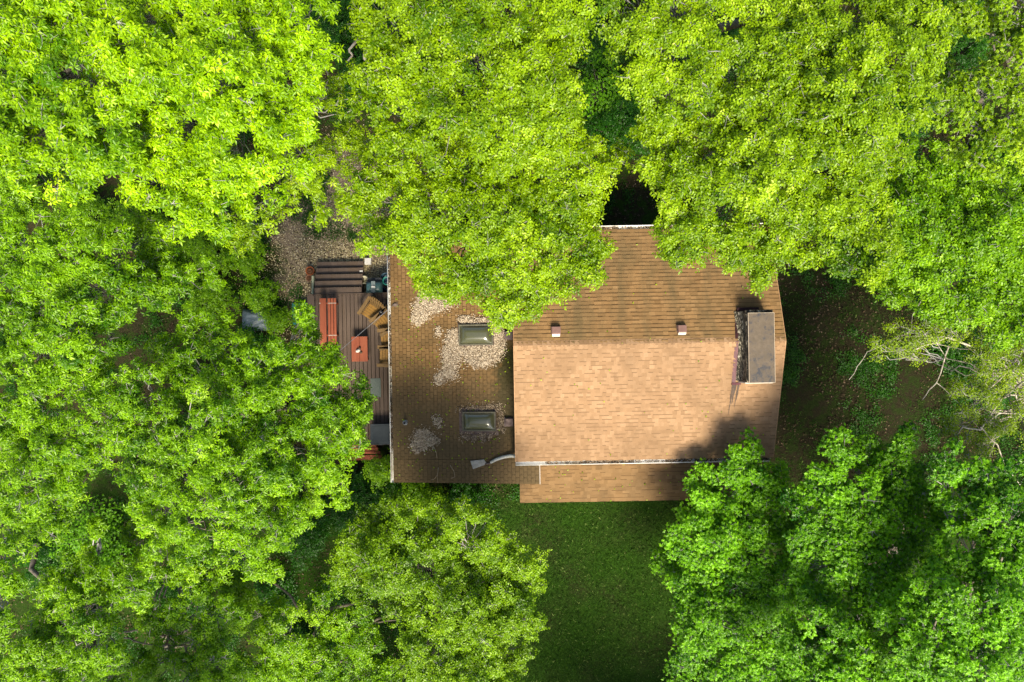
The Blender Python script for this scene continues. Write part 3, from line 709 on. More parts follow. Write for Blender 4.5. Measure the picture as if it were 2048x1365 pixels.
# walls of the main block with gable ends
def wall_obj(pts2, depth, axis, off, mtl, name="wall"):
    m = MB(); n = len(pts2)
    def P(p, d): return (off + d, p[0], p[1]) if axis == 'x' else (p[0], off + d, p[1])
    vs = [P(p, 0) for p in pts2] + [P(p, depth) for p in pts2]
    fs = [tuple(range(n)), tuple(range(n, 2 * n))[::-1]] + [(i, i + n, (i + 1) % n + n, (i + 1) % n) for i in range(n)]
    m.add(vs, fs); return m.build(name, mtl, house)
ys_, yn_ = ys + .35, yn - .35
zt = ZE + .35 * (ZR - ZE) / (yr - ys) - .07
gable = [(ys_, 0), (yn_, 0), (yn_, zt), (yr, ZR - .08), (ys_, zt)]
wall_obj(gable, .14, 'x', x0 + .22, BROWN); wall_obj(gable, .14, 'x', x1 - .42, BROWN)
front = wall_obj([(x0 + .36, 0), (x1 - .42, 0), (x1 - .42, zt), (x0 + .36, zt)], .14, 'y', ys_, BROWN)
wall_obj([(x0 + .36, 0), (x1 - .42, 0), (x1 - .42, zt), (x0 + .36, zt)], .14, 'y', yn_ - .14, BROWN)
for (wx, wy, nx) in ((1.8, yn_, 1), (5.6, yn_, 1), (1.8, ys_, -1), (6.2, ys_, -1)):
    f = MB().box(wx - .55, wx + .55, wy - .03, wy + .03, 1.0, 2.2).build("window", WHITE, house)
    MB().box(wx - .48, wx + .48, wy - .036, wy + .036, 1.07, 2.13).build("pane", GLASS, f)
for wy in (-2.0, 1.8):
    f = MB().box(x1 - .31, x1 - .25, wy - .5, wy + .5, 1.0, 2.2).build("window", WHITE, house)
    MB().box(x1 - .32, x1 - .243, wy - .43, wy + .43, 1.07, 2.13).build("pane", GLASS, f)
d = MB().box(3.4, 4.3, ys_ - .05, ys_ + .02, .15, 2.2).build("door", speckled("door_red", (.16, .03, .02), (.22, .05, .03), 4), house)
MB().tube([(4.2, ys_ - .10, 1.15), (4.2, ys_ - .04, 1.15)], .03).build("handle", DARKMET, d)
MB().box(x0 + .2, x1 - .4, ys - 1.3, ys_, -.1, .14).build("porch_floor", speckled("porch_slab", (.22, .2, .17), (.34, .31, .27), 6), house)

# fascias and rakes
RAKE = speckled("rake_board", (.30, .17, .085), (.42, .25, .13), 8)
for xx_, s in ((x0, -1), (x1, 1)):
    for ya, za in ((ys, ZE), (yn, ZE)):
        v = Vector((0, yr - ya, ZR - ZA if False else ZR - za))
        a = Vector((xx_, ya, za)); bb = Vector((xx_, yr, ZR))
        m = MB(); o_ = Vector((.022 * s, 0, 0)); i_ = Vector((.002 * s, 0, 0)); dn = Vector((0, 0, -.15)); up = Vector((0, 0, .004))
        q = [a + i_ + up, bb + i_ + up, bb + i_ + dn, a + i_ + dn, a + o_ + up, bb + o_ + up, bb + o_ + dn, a + o_ + dn]
        m.add(q, [(0, 1, 2, 3), (7, 6, 5, 4), (0, 4, 5, 1), (3, 2, 6, 7), (0, 3, 7, 4), (1, 5, 6, 2)]); m.build("rake_board", RAKE, house)

def gutter(a, bb, side, wd=.105, ht=.09, fill=0.6, seed=0, sag=0.0):
    """open K gutter from a to bb; side: horizontal unit vector away from the roof"""
    a, bb, side = Vector(a), Vector(bb), Vector(side); up = Vector((0, 0, 1))
    prof = [(0, 0), (0, -ht), (wd * .7, -ht), (wd, -ht * .45), (wd, 0), (wd + .008, 0), (wd + .008, -ht * .5), (wd * .74, -ht - .006), (-.004, -ht - .006), (-.004, 0)]
    m = MB(); n = len(prof)
    vs = [p0 + side * u_ + up * v_ for p0 in (a, bb) for u_, v_ in prof]
    fs = [(i, (i + 1) % n, (i + 1) % n + n, i + n) for i in range(n)] + [(0, 1, 2, 3), (3, 4, 5, 6), (n, n + 3, n + 2, n + 1)]
    # rolled white lip
    m.add(vs, fs); m.tube([a + side * (wd + .006) + up * .004, bb + side * (wd + .006) + up * .004], .013, 6)
    g_ = m.build("gutter", WHITE, house)
    if fill:
        rg = np.random.default_rng(seed); Ln = (bb - a).length; nf = int(Ln * 420 * fill)
        t_ = rg.uniform(0, 1, nf); t_ = t_[t_ > .12]; t_ = t_[rg.uniform(0, 1, len(t_)) < .25 + .75 * (np.sin(t_ * 19 + seed) > -.4)]
        P = np.array(a)[None] + t_[:, None] * np.array(bb - a)[None] + rg.uniform(.015, wd - .02, len(t_))[:, None] * np.array(side)[None] + np.array([0, 0, -.02]) + rg.normal(0, .008, (len(t_), 1)) * [0, 0, 1]
        V, F, tn = sprays(P, np.array([0, 0, 1]) + rg.normal(0, .4, P.shape), rg.uniform(0, 1, len(P)) ** 1.6, np.array([(0, 0, 0, 0, .055, .03, 0.)]), rg)
        dm = link(bpy.data.objects.new("gutter_debris", np_mesh("gutter_debris", [(V, F)], LITTER, {"tint": ('POINT', tn)})), g_); dm["kind"] = "stuff"
    return g_
LITTER = tonemat("old_leaves", [(0, (.02, .014, .008)), (.4, (.10, .065, .035)), (.75, (.30, .22, .15)), (1, (.55, .46, .36))])
gutter((x0 - .01, ys - .004, ZE + .005), (x1 - .12, ys - .004, ZE + .005), (0, -1, 0), fill=.55, seed=1)
gutter((x0 + .02, yn + .004, ZE + .005), (x1 - .04, yn + .004, ZE + .005), (0, 1, 0), fill=.7, seed=2)

# ---- side wing, slopes down to the left
XWL, XWR = L(783, 700, 2.55).x, .86
YWS, YWN = L(800, 966, 2.62).y, 3.50
ZWL = 2.55; SLW = .135
ZWJ = ZWL + SLW * (XWR - XWL)
vW = Vector((1, 0, SLW)).normalized(); lW = Vector((XWR - XWL, 0, ZWJ - ZWL)).length
XJ = x0 + .20
lWJ = Vector((XJ - XWL, 0, SLW * (XJ - XWL))).length
# main field as far as the house wall, and the strip that runs on over the porch roof
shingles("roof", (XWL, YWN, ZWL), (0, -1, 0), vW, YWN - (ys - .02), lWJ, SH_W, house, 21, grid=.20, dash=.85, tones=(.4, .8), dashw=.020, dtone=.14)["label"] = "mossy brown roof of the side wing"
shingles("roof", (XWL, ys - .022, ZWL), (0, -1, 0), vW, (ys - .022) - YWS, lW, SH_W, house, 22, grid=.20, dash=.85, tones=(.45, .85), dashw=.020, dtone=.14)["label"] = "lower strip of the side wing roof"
wz = lambda x: ZWL + SLW * (x - XWL)
def P2(px, py):                                     # point of the wing roof seen at this photograph pixel
    z = 2.8
    for _ in range(6): z = wz(L(px, py, z).x)
    return L(px, py, z)
gutter((XWL + .002, YWS, ZWL + .004), (XWL + .002, YWN, ZWL + .004), (-1, 0, 0), wd=.085, fill=.5, seed=3)
WW = MB(); wx0 = XWL + .45
for (a0, a1, b0, b1) in ((wx0, wx0 + .12, YWS + .3, YWN - .2), (wx0 + .12, x0 + .2, YWS + .3, YWS + .42), (wx0 + .12, x0 + .2, YWN - .32, YWN - .2)):
    m = MB(); vs = []
    for z_f in (0, 1):
        for y_ in (b0, b1):
            for x_ in (a0, a1): vs.append((x_, y_, 0 if not z_f else wz(x_) - .06))
    m.add(vs, [(0, 2, 3, 1), (4, 5, 7, 6), (0, 1, 5, 4), (2, 6, 7, 3), (0, 4, 6, 2), (1, 3, 7, 5)]).build("wall", MAROON if a0 == wx0 else BROWN, house)
for y_ in (-2.2, 2.6):
    f = MB().box(wx0 - .05, wx0 + .02, y_ - .5, y_ + .5, 1.35, 2.25).build("window", WHITE, house)
    MB().box(wx0 - .058, wx0 + .02, y_ - .43, y_ + .43, 1.42, 2.18).build("pane", GLASS, f)
# ---- porch roof
XP0, XP1 = L(1040, 1000, 2.75).x, 7.55
ZP0, ZP1 = 2.72, 3.20
YP0 = L(1040, 1006, ZP0).y; YP1 = ys_ + .0
vP, lP = slope(YP0, ZP0, YP1, ZP1)
SH_P = shingle_mat("shingle_porch", [(p, tuple(c * k for c, k in zip(cc, (.72, .70, .58)))) for p, cc in tan_stops], (.10, .07, .038), (.02, .02, .01), 9.4, (1, 1, 1), .5)
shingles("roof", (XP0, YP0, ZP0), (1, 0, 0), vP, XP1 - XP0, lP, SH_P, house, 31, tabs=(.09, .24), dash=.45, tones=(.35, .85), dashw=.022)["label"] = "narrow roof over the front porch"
for px_ in (XP0 + .2, 2.9, 5.3, XP1 - .2):
    MB().box(px_ - .05, px_ + .05, YP0 + .12, YP0 + .22, .12, ZP0 - .03).build("porch_post", BROWN, house)
FLASH = speckled("flashing_metal", (.30, .26, .22), (.46, .40, .34), 12, .55, .4)
za, zb = wz(.86) + .018, wz(.86) + .018
MB().box(.838, .868, YWS - .005, ys - .13, za - .045, za).build("flashing", FLASH, house)

# ---- chimney
CH = empty("chimney_root_tmp", (0, 0, 0)); bpy.data.objects.remove(CH)
cx0, cx1 = 7.19, 7.97; cy0, cy1 = L(1500, 766, 5.2).y + .02, L(1500, 622, 5.15).y
STN, t, b = mat("tarred_masonry", .85, .2)
co = objco(t); mp = t.nodes.new("ShaderNodeMapping"); mp.inputs["Scale"].default_value = (1.4, .9, 3); t.links.new(co, mp.inputs[0])
f = nz(t, mp.outputs[0], 4.2, 6, .78, 1.2)
t.links.new(ramp(t, f, [(.38, (.012, .011, .010)), (.50, (.05, .045, .035)), (.57, (.30, .26, .18)), (.63, (.62, .58, .50)), (.7, (.14, .12, .08))]), b.inputs["Base Color"])
bump(t, b, f, .8, .03)
ctop = 5.12
chim = MB()
# body with slightly flared, tar smeared foot
vs = []
for z_, g_ in ((ZE - .3, .0), (4.35, .0), (ctop - .12, .0), (ctop - .07, .028), (ctop, .025)):
    vs += [(cx0 - g_, cy0 - g_, z_), (cx1 + g_, cy0 - g_, z_), (cx1 + g_, cy1 + g_, z_), (cx0 - g_, cy1 + g_, z_)]
fs = []
for i in range(4):
    for k_ in range(4): fs.append((i * 4 + k_, i * 4 + (k_ + 1) % 4, (i + 1) * 4 + (k_ + 1) % 4, (i + 1) * 4 + k_))
fs.append((16, 17, 18, 19)); chim.add(vs, fs)
chimney = chim.build("chimney", STN, house, .01)
chimney["label"] = "square chimney streaked with black tar and white mortar"
zr_ = lambda y: ZR - abs(y - yr) * (ZR - ZE) / (yr - ys)
# tar and mortar smears heaped against the left side
m = MB(); rg = np.random.default_rng(9); n_ = 34
for j in range(n_):
    y_ = cy0 + (cy1 - cy0) * j / (n_ - 1); wd_ = .14 + .05 * (j / n_) + rg.normal(0, .008)
    m.v += [(cx0 - wd_, y_, zr_(y_) + .016), (cx0 - wd_ * .55, y_, zr_(y_) + .05 + rg.uniform(0, .02)), (cx0 - .02, y_, zr_(y_) + .16 + rg.uniform(0, .03)), (cx0 + .01, y_, zr_(y_) + .28)]
for j in range(n_ - 1):
    for k_ in range(3): m.f.append([j * 4 + k_, (j + 1) * 4 + k_, (j + 1) * 4 + k_ + 1, j * 4 + k_ + 1]); m.sm.append(False)
m.build("mortar_smear", STN, chimney)
# dark gap band and cap plate
MB().box(cx0 + .03, cx1 - .04, cy0 + .03, cy1 - .10, ctop - .01, ctop + .10).build("cap_frame", DARKMET, chimney)
CAP, t, b = mat("weathered_cap", .55, .4)
co = objco(t); f = nz(t, co, 2.6, 5, .7, .6); f2 = nz(t, co, 9, 5, .75)
c_ = ramp(t, f2, [(.3, (.065, .050, .034)), (.7, (.125, .095, .066))])
c_ = mixc(t, ramp(t, mth(t, 'MULTIPLY', f, f2), [(.24, (0, 0, 0)), (.36, (1, 1, 1))]), c_, (.028, .030, .038))
t.links.new(c_, b.inputs["Base Color"])
cz = ctop + .13
kx0, kx1 = L(1498, 700, cz).x, L(1549, 700, cz).x; ky0, ky1 = L(1500, 766, cz).y, L(1500, 627, cz).y
capo = MB().box(kx0, kx1, ky0, ky1, cz - .035, cz).build("chimney_cap", CAP, chimney, .006)
rim = MB()
for a_ in ((kx0 - .012, kx0 - .001, ky0 - .012, ky1 + .012), (kx1 + .001, kx1 + .012, ky0 - .012, ky1 + .012), (kx0, kx1, ky0 - .012, ky0 - .001), (kx0, kx1, ky1 + .001, ky1 + .012)):
    rim.box(*a_, cz - .05, cz + .004)
rim.build("cap_rim", speckled("cap_edge", (.33, .27, .20), (.5, .43, .34), 10), chimney)
MB().box(cx0 - .06, cx1 + .02, cy0 - .055, cy0 - .01, zr_(cy0) - .02, ctop - .05).build("mortar_bead", speckled("pale_mortar", (.40, .36, .30), (.66, .62, .55), 14), chimney, .01)
# maroon step flashing along the lower left side and a dark one above
m = MB()
ya_, yb_ = cy0 - .07, yr + .02
for p_, q_ in ((ya_, yb_),):
    w0_, w1_ = cx0 - .27, cx0 - .15
    m.add([(w0_, p_, zr_(p_) + .02), (w1_, p_, zr_(p_) + .03), (w1_, q_, zr_(q_) + .03), (w0_, q_, zr_(q_) + .02),
           (w0_, p_, zr_(p_)), (w1_, p_, zr_(p_)), (w1_, q_, zr_(q_)), (w0_, q_, zr_(q_))],
          [(0, 1, 2, 3), (4, 7, 6, 5), (0, 4, 5, 1), (3, 2, 6, 7), (0, 3, 7, 4), (1, 5, 6, 2)])
m.box(cx0 - .27, cx0 + .02, cy0 - .13, cy0 - .065, zr_(cy0) - .03, zr_(cy0) + .02)
m.build("flashing", MAROON, chimney)
m = MB(); m.box(cx0 - .10, cx0 + .58, cy1 + .03, cy1 + .13, zr_(cy1) - .03, zr_(cy1) + .06)
yq = cy1 + .03
m.add([(cx0 - .25, yr + .1, zr_(yr + .1) + .014), (cx0 - .15, yr + .1, zr_(yr + .1) + .03), (cx0 - .06, yq, zr_(yq) + .03), (cx0 - .16, yq, zr_(yq) + .014)], [(0, 1, 2, 3)])
m.build("flashing", speckled("black_flashing", (.018, .006, .008), (.05, .015, .018), 8), chimney)
# tar drips on the shingles below
TAR = speckled("roof_tar", (.04, .028, .022), (.09, .06, .045), 12, .7, .3)
m = MB(); rg = np.random.default_rng(3)
for sx, w_, l_ in ((-.20, .035, 1.0), (-.15, .05, .65), (-.235, .02, .5), (-.05, .03, .75), (-.02, .02, .5), (-.12, .03, .3)):
    y_ = cy0 - .12; x_ = cx0 + sx; prev = None
    for k_ in range(9):
        u_ = k_ / 8; yy = y_ - l_ * u_; xx_ = x_ - .09 * u_ * l_ + rg.normal(0, .004); ww = w_ * (1 - u_) ** .7 * .5 + .004
        cur = [(xx_ - ww, yy, zr_(yy) + .024), (xx_ + ww, yy, zr_(yy) + .024)]
        if prev: m.add([prev[0], prev[1], cur[1], cur[0]], [(0, 3, 2, 1)])
        prev = cur
m.build("tar_streaks", TAR, chimney)

# ---- roof vents on the rear slope
VENT = speckled("vent_brown", (.15, .085, .072), (.20, .115, .098), 6, .5, .4)
for px_, py_ in ((1112, 664), (1364, 661)):
    p = L(px_, py_, 4.75); z_ = zr_(p.y)
    m = MB()
    m.box(p.x - .15, p.x + .15, p.y - .18, p.y + .17, z_ - .06, z_ + .035)
    m.add([(p.x - .13, p.y - .15, z_ + .02), (p.x + .13, p.y - .15, z_ + .02), (p.x + .13, p.y + .15, z_), (p.x - .13, p.y + .15, z_),
           (p.x - .13, p.y - .05, z_ + .17), (p.x + .13, p.y - .05, z_ + .17), (p.x + .13, p.y + .16, z_ + .13), (p.x - .13, p.y + .16, z_ + .13)],
          [(0, 1, 5, 4), (4, 5, 6, 7), (1, 2, 6, 5), (0, 4, 7, 3), (2, 3, 7, 6)])
    v_ = m.build("roof_vent", VENT, house, .008)
    MB().add([(p.x - .12, p.y - .158, z_ + .035), (p.x + .12, p.y - .158, z_ + .035), (p.x + .12, p.y - .075, z_ + .14), (p.x - .12, p.y - .075, z_ + .14)], [(0, 1, 2, 3)]).build("vent_face", WHITE, v_)

# ---- skylights
DOME, t, b = mat("smoked_acrylic", .24, .9); b.inputs["Base Color"].default_value = (.065, .068, .034, 1); b.inputs["Coat Weight"].default_value = .3
FRAME = speckled("skylight_frame", (.045, .042, .025), (.10, .095, .06), 14, .5, .5)
CURB = speckled("purple_curb", (.07, .045, .045), (.16, .12, .11), 9, .7, .3)
for i, (a_, b_, c_, d_) in enumerate(((918, 649, 988, 691), (925, 823, 993, 862))):
    p0 = P2((a_ + c_) / 2, (b_ + d_) / 2); k_ = (CAM_H - p0.z - .15) / FPX
    hw, hh = (c_ - a_) / 2 * k_, (d_ - b_) / 2 * k_
    Mx = Matrix.Translation((p0.x, p0.y, p0.z)) @ Matrix.Rotation(-math.atan(SLW), 4, 'Y')
    m = MB(); e_ = .06 if i == 0 else .11
    m.box(-hw - .01, hw + .01, -hh - .01, hh + .01, -.1, .09)
    s_ = m.build("skylight", CURB, house, .01); s_.matrix_local = Mx
    m = MB()
    if i == 0: m.box(-hw - .05, hw + .05, -hh - .06, hh + .05, -.03, .022)
    else:
        m.box(-hw - .12, hw + .07, -hh - .15, -hh - .012, -.02, .024); m.box(-hw - .12, hw + .07, hh + .012, hh + .12, -.02, .024)
        m.box(-hw - .12, -hw - .012, -hh - .012, hh + .012, -.02, .022)
    m.build("flashing", CURB, s_)
    m = MB()
    for q in ((-hw, hw, -hh, -hh + .055), (-hw, hw, hh - .055, hh), (-hw, -hw + .055, -hh + .055, hh - .055), (hw - .055, hw, -hh + .055, hh - .055)): m.box(*q, .092, .145)
    m.build("frame", FRAME, s_, .008)
    m = MB(); nx_, ny_ = 40, 24; ax, ay = hw - .05, hh - .05
    for iy in range(ny_ + 1):
        for ix in range(nx_ + 1):
            u_, v_ = ix / nx_ * 2 - 1, iy / ny_ * 2 - 1
            fx = min(1, (1 - abs(u_)) * ax / .24); fy = min(1, (1 - abs(v_)) * ay / .24)
            ed = min(fx, fy); sm_ = 1 - (1 - fx) ** 2; sm2 = 1 - (1 - fy) ** 2
            m.v.append((u_ * ax, v_ * ay, .11 + .15 * (sm_ * sm2) ** .8 + .02 * (1 - u_ * u_) * (1 - v_ * v_)))
    for iy in range(ny_):
        for ix in range(nx_):
            q = iy * (nx_ + 1) + ix; m.f.append([q, q + 1, q + nx_ + 2, q + nx_ + 1]); m.sm.append(True)
    m.build("dome", DOME, s_)

# ---- small square vents at the foot of the main wall
for px_, py_ in ((1017, 671), (1018, 844)):
    p = P2(px_, py_); z_ = wz(p.x)
    m = MB().box(p.x - .17, p.x + .14, p.y - .16, p.y + .16, z_ - .04, z_ + .03)
    m.box(p.x - .12, p.x + .14, p.y - .12, p.y + .12, z_ + .03, z_ + .16)
    m.build("wall_vent", CURB, house, .01)
p = P2(811, 845); z_ = wz(p.x)
m = MB(); m.lathe([(.10, -.02), (.10, .012), (.055, .02), (.052, .26), (.042, .26), (.040, .05)], (p.x, p.y, z_), 18)
m.build("plumbing_vent", speckled("vent_pipe", (.10, .11, .12), (.30, .30, .30), 20, .4, .5), house)

# ---- downspout and diverter lying on the wing roof
def wp(px, py, h):
    q = P2(px, py); q.z += h; return q
m = MB()
cur = [wp(px_, py_, h_) for px_, py_, h_ in ((1034, 911, .20), (1020, 911, .11), (1006, 914, .08), (992, 919, .06), (981, 925, .055))]
m.tube(cur, [.055, .055, .054, .052, .048], 12)
ds = m.build("downspout", speckled("spout_white", (.40, .40, .36), (.58, .57, .52), 4, .5, .4), house)
m = MB(); A_, B_ = wp(980, 926, .05), wp(970, 928, .05)
m.tube([A_, B_], .028, 8).build("elbow", CURB, ds)
m = MB()
q = [wp(941, 922, .06), wp(946, 938, .06), wp(974, 928, .06), wp(968, 919, .06)]
dn = Vector((0, 0, -.045))
m.add(q + [v + dn for v in q], [(0, 1, 2, 3), (7, 6, 5, 4), (0, 4, 5, 1), (1, 5, 6, 2), (2, 6, 7, 3), (3, 7, 4, 0)])
for k_ in range(5):
    u_ = (k_ + .5) / 5; a1 = q[0].lerp(q[1], u_); b1 = q[3].lerp(q[2], u_); m.tube([a1 + Vector((0, 0, .004)), b1 + Vector((0, 0, .004))], .006, 5)
m.build("splash_block", speckled("spout_grey", (.36, .33, .28), (.5, .47, .41), 8), ds)

# ---- litter heaps, sticks and fallen bits on the wing roof
SEED = tonemat("pale_seed", [(0, (.10, .07, .045)), (.25, (.25, .19, .125)), (.6, (.48, .39, .285)), (1, (.72, .63, .50))])
def inside(px, py, poly):
    r_ = np.zeros(len(px), bool); n = len(poly)
    for i in range(n):
        (xa, ya), (xb, yb) = poly[i], poly[(i + 1) % n]
        c_ = ((ya > py) != (yb > py)) & (px < (xb - xa) * (py - ya) / (yb - ya + 1e-9) + xa); r_ ^= c_
    return r_
def heap(name, label, polys, dens, seed, hmax=.05, lo=0.0):
    rg = np.random.default_rng(seed); PP = []; hh_ = []
    for poly in polys:
        a_ = np.array(poly); x_ = rg.uniform(a_[:, 0].min() - 6, a_[:, 0].max() + 6, 200000 if dens > 1 else 60000); y_ = rg.uniform(a_[:, 1].min() - 6, a_[:, 1].max() + 6, len(x_))
        area = (a_[:, 0].max() - a_[:, 0].min() + 12) * (a_[:, 1].max() - a_[:, 1].min() + 12); n_ = min(len(x_), int(area * 6 * dens)); x_, y_ = x_[:n_], y_[:n_]
        jx = np.array([mnoise.noise(Vector((u_ * .16, v_ * .16, seed))) for u_, v_ in zip(x_, y_)]) * 9
        jy = np.array([mnoise.noise(Vector((u_ * .16, v_ * .16, seed + 9.5))) for u_, v_ in zip(x_, y_)]) * 9
        k_ = inside(x_ + jx, y_ + jy, poly) & (rg.uniform(0, 1, len(x_)) < .80)
        k_ |= inside(x_ + rg.normal(0, 7, len(x_)), y_ + rg.normal(0, 7, len(x_)), poly) & (rg.uniform(0, 1, len(x_)) < .16)
        for u_, v_ in zip(x_[k_], y_[k_]): PP.append(tuple(Matrix.Rotation(TH, 4, 'Z') @ P2(u_, v_)))
    P = np.array(PP); P[:, 2] += .018 + rg.uniform(0, hmax, len(P))
    O = P.mean(0); N = np.array([0, 0, 1]) + rg.normal(0, .45, P.shape); N[:, 2] = abs(N[:, 2])
    V, F, tn = sprays(P - O, N, lo + rg.uniform(0, 1, len(P)), np.array([(0, 0, 0, 0, .046, .024, 0.)]), rg, .3)
    o = bpy.data.objects.new(name, np_mesh(name, [(V, F)], SEED, {"tint": ('POINT', tn)})); link(o); o.location = O
    return tag(o, label, "debris pile", None, "stuff")
heap("seed_litter", "pale heap of dry seeds near the upper left of the wing roof", [[(826, 641), (828, 614), (850, 580), (872, 578), (906, 580), (913, 600), (885, 620), (860, 624), (848, 640), (836, 650)]], 1.2, 1)
heap("seed_litter", "large pale heap of dry seeds wrapped round the upper skylight",
     [[(900, 664), (913, 660), (917, 690), (926, 700), (914, 722), (907, 758), (893, 752), (880, 768), (868, 762), (888, 740), (888, 705), (893, 685)],
      [(915, 693), (990, 695), (990, 655), (1004, 652), (1008, 700), (990, 722), (965, 734), (940, 730), (928, 712)],
      [(918, 638), (930, 634), (950, 641), (990, 640), (990, 648), (920, 648)], [(872, 656), (880, 660), (880, 672), (874, 670)]], 1.2, 2)
heap("seed_litter", "thin pale heap of dry seeds and twigs near the lower left of the wing roof", [[(820, 892), (832, 866), (848, 856), (862, 870), (879, 884), (862, 892), (845, 900), (830, 904)], [(866, 834), (884, 834), (882, 850), (870, 846)]], .55, 3, .03)
heap("needle_litter", "brown litter caught round the frame of the lower skylight", [[(914, 818), (1000, 808), (1008, 860), (998, 866), (996, 822), (922, 820)], [(922, 868), (994, 868), (980, 876), (940, 880), (924, 876)]], .5, 4, .02, -.35)
bits = []
rg = np.random.default_rng(44)
for _ in range(330):
    q = Matrix.Rotation(TH, 4, 'Z') @ P2(rg.uniform(790, 1020), rg.uniform(520, 962)); bits.append((q.x, q.y, q.z + .03))
for _ in range(70):
    x_, y_ = rg.uniform(.3, 8.2), rg.uniform(ys + .1, yn - .1); q = Matrix.Rotation(TH, 4, 'Z') @ Vector((x_, y_, zr_(y_) + .03)); bits.append(tuple(q))
for _ in range(50):
    x_, y_ = rg.uniform(.9, 7), rg.uniform(YP0, ys - .1); q = Matrix.Rotation(TH, 4, 'Z') @ Vector((x_, y_, ZP0 + (y_ - YP0) * (ZP1 - ZP0) / (YP1 - YP0) + .03)); bits.append(tuple(q))
P = np.array(bits)
V, F, tn = sprays(P, np.array([0, 0, 1]) + rg.normal(0, .2, P.shape), rg.uniform(.3, 1, len(P)), np.array([(0, 0, 0, 0, .06, .045, 0.)]), rg)
o = link(bpy.data.objects.new("fallen_leaves", np_mesh("fallen_leaves", [(V, F)], LEAF['bud'], {"tint": ('POINT', tn)}))); o["kind"] = "stuff"
DRY = speckled("dry_twig", (.28, .20, .12), (.44, .34, .22), 10)
for i, (lab, pts_) in enumerate((("long curved dry twig on the wing roof, below the thin seed heap", [(868, 894), (873, 905), (874, 916)]),
                    ("forked dry twig near the bottom edge of the wing roof", [(877, 935), (875, 950), (869, 958), (862, 960)]),
                    ("curved dry twig on the wing roof between the forked twig and the splash block", [(900, 930), (908, 942), (910, 954), (902, 957)]),
                    ("straight dry stick lying across the thin seed heap", [(852, 858), (866, 868), (879, 882)]))):
    q = [Matrix.Rotation(TH, 4, 'Z') @ wp(a_, b_, .035) for a_, b_ in pts_]; o_ = q[0].copy()
    m = MB(); m.tube([v - o_ for v in q], list(np.linspace(.012, .006, len(q))), 5)
    if i == 1: m.tube([q[1] - o_, Matrix.Rotation(TH, 4, 'Z') @ wp(876, 966, .035) - o_], .006, 5)
    s_ = m.build("twig", DRY); s_.location = o_; tag(s_, lab, "twig", "dry twigs on the wing roof")

# ------------------------------------------------------------ deck and its furniture
ZD = .75
DECKB = speckled("deck_stain", (.075, .052, .040), (.115, .083, .064), 7, .7, .25, (1, .12, 1), .3, third=(.095, .065, .045))
dk = at(700, 740, ZD); deck = empty("wooden_deck", (dk.x, dk.y, 0), TH, "dark brown plank deck beside the wing, with steps down to the gravel yard", "deck")
DI = (Matrix.Translation((dk.x, dk.y, 0)) @ Matrix.Rotation(TH, 4, 'Z')).inverted()
def D(px, py, z=ZD): return DI @ at(px, py, z)
a_, b_ = D(628, 590), D(800, 888)
m = MB(); x_ = a_.x; rg = np.random.default_rng(6); nb = 0
while x_ < b_.x:
    m.box(x_ + .009, x_ + .139, b_.y, a_.y, ZD - .035, ZD + rg.uniform(-.003, .002)); x_ += .148; nb += 1
m.build("decking", DECKB, deck, .004)
m = MB(); m.box(a_.x - .02, b_.x, a_.y + .004, a_.y + .035, ZD - .26, ZD + .02)
m.box(a_.x, b_.x, b_.y - .04, b_.y - .004, ZD - .22, ZD - .01); m.box(a_.x - .03, a_.x + .0, b_.y, a_.y, ZD - .22, ZD - .01)
for y_ in np.linspace(b_.y + .3, a_.y - .3, 6): m.box(a_.x, b_.x, y_ - .02, y_ + .02, ZD - .2, ZD - .037)
m.build("joist_frame", DECKB, deck)
c_ = D(614, 589, 1.15); e_ = D(628, 590, 1.15)
m = MB(); w_ = (e_.x - c_.x)
m.box(c_.x, c_.x + w_, b_.y + .3, c_.y - .05, 1.11, 1.15); m.add([(c_.x + .05, c_.y, 1.15), (c_.x + w_ - .05, c_.y, 1.15), (c_.x + w_, c_.y - .048, 1.15), (c_.x, c_.y - .048, 1.15), (c_.x + .05, c_.y, 1.11), (c_.x + w_ - .05, c_.y, 1.11), (c_.x + w_, c_.y - .048, 1.11), (c_.x, c_.y - .048, 1.11)], [(0, 3, 2, 1), (4, 5, 6, 7), (0, 1, 5, 4), (3, 7, 6, 2), (0, 4, 7, 3), (1, 2, 6, 5)])
m.build("rail_cap", DECKB, deck, .006)
for y_ in np.linspace(b_.y + .4, c_.y - .2, 5): MB().box(c_.x + .08, c_.x + .17, y_ - .045, y_ + .045, .0, 1.11).build("rail_post", DECKB, deck)
for sx, sy in ((a_.x + .3, a_.y - .3), (b_.x - .5, a_.y - .3), (a_.x + .3, b_.y + .3), (b_.x - .5, b_.y + .3)): MB().box(sx - .05, sx + .05, sy - .05, sy + .05, -.1, ZD - .2).build("post", DECKB, deck)
for i, (py0, py1, pxa, pxb) in enumerate(((575, 588, 628.5, 723), (561.5, 573.5, 629.5, 724), (548.5, 560.5, 630.5, 725), (536, 547.5, 632, 726), (523.5, 535, 634, 727))):
    z_ = ZD - .02 - i * .13; p_, q_ = D(pxa, py1, z_), D(pxb, py0, z_)
    MB().box(p_.x, q_.x, p_.y - .025, q_.y + .012, z_ - .04, z_).build("stair_tread", DECKB, deck, .005)
m = MB()
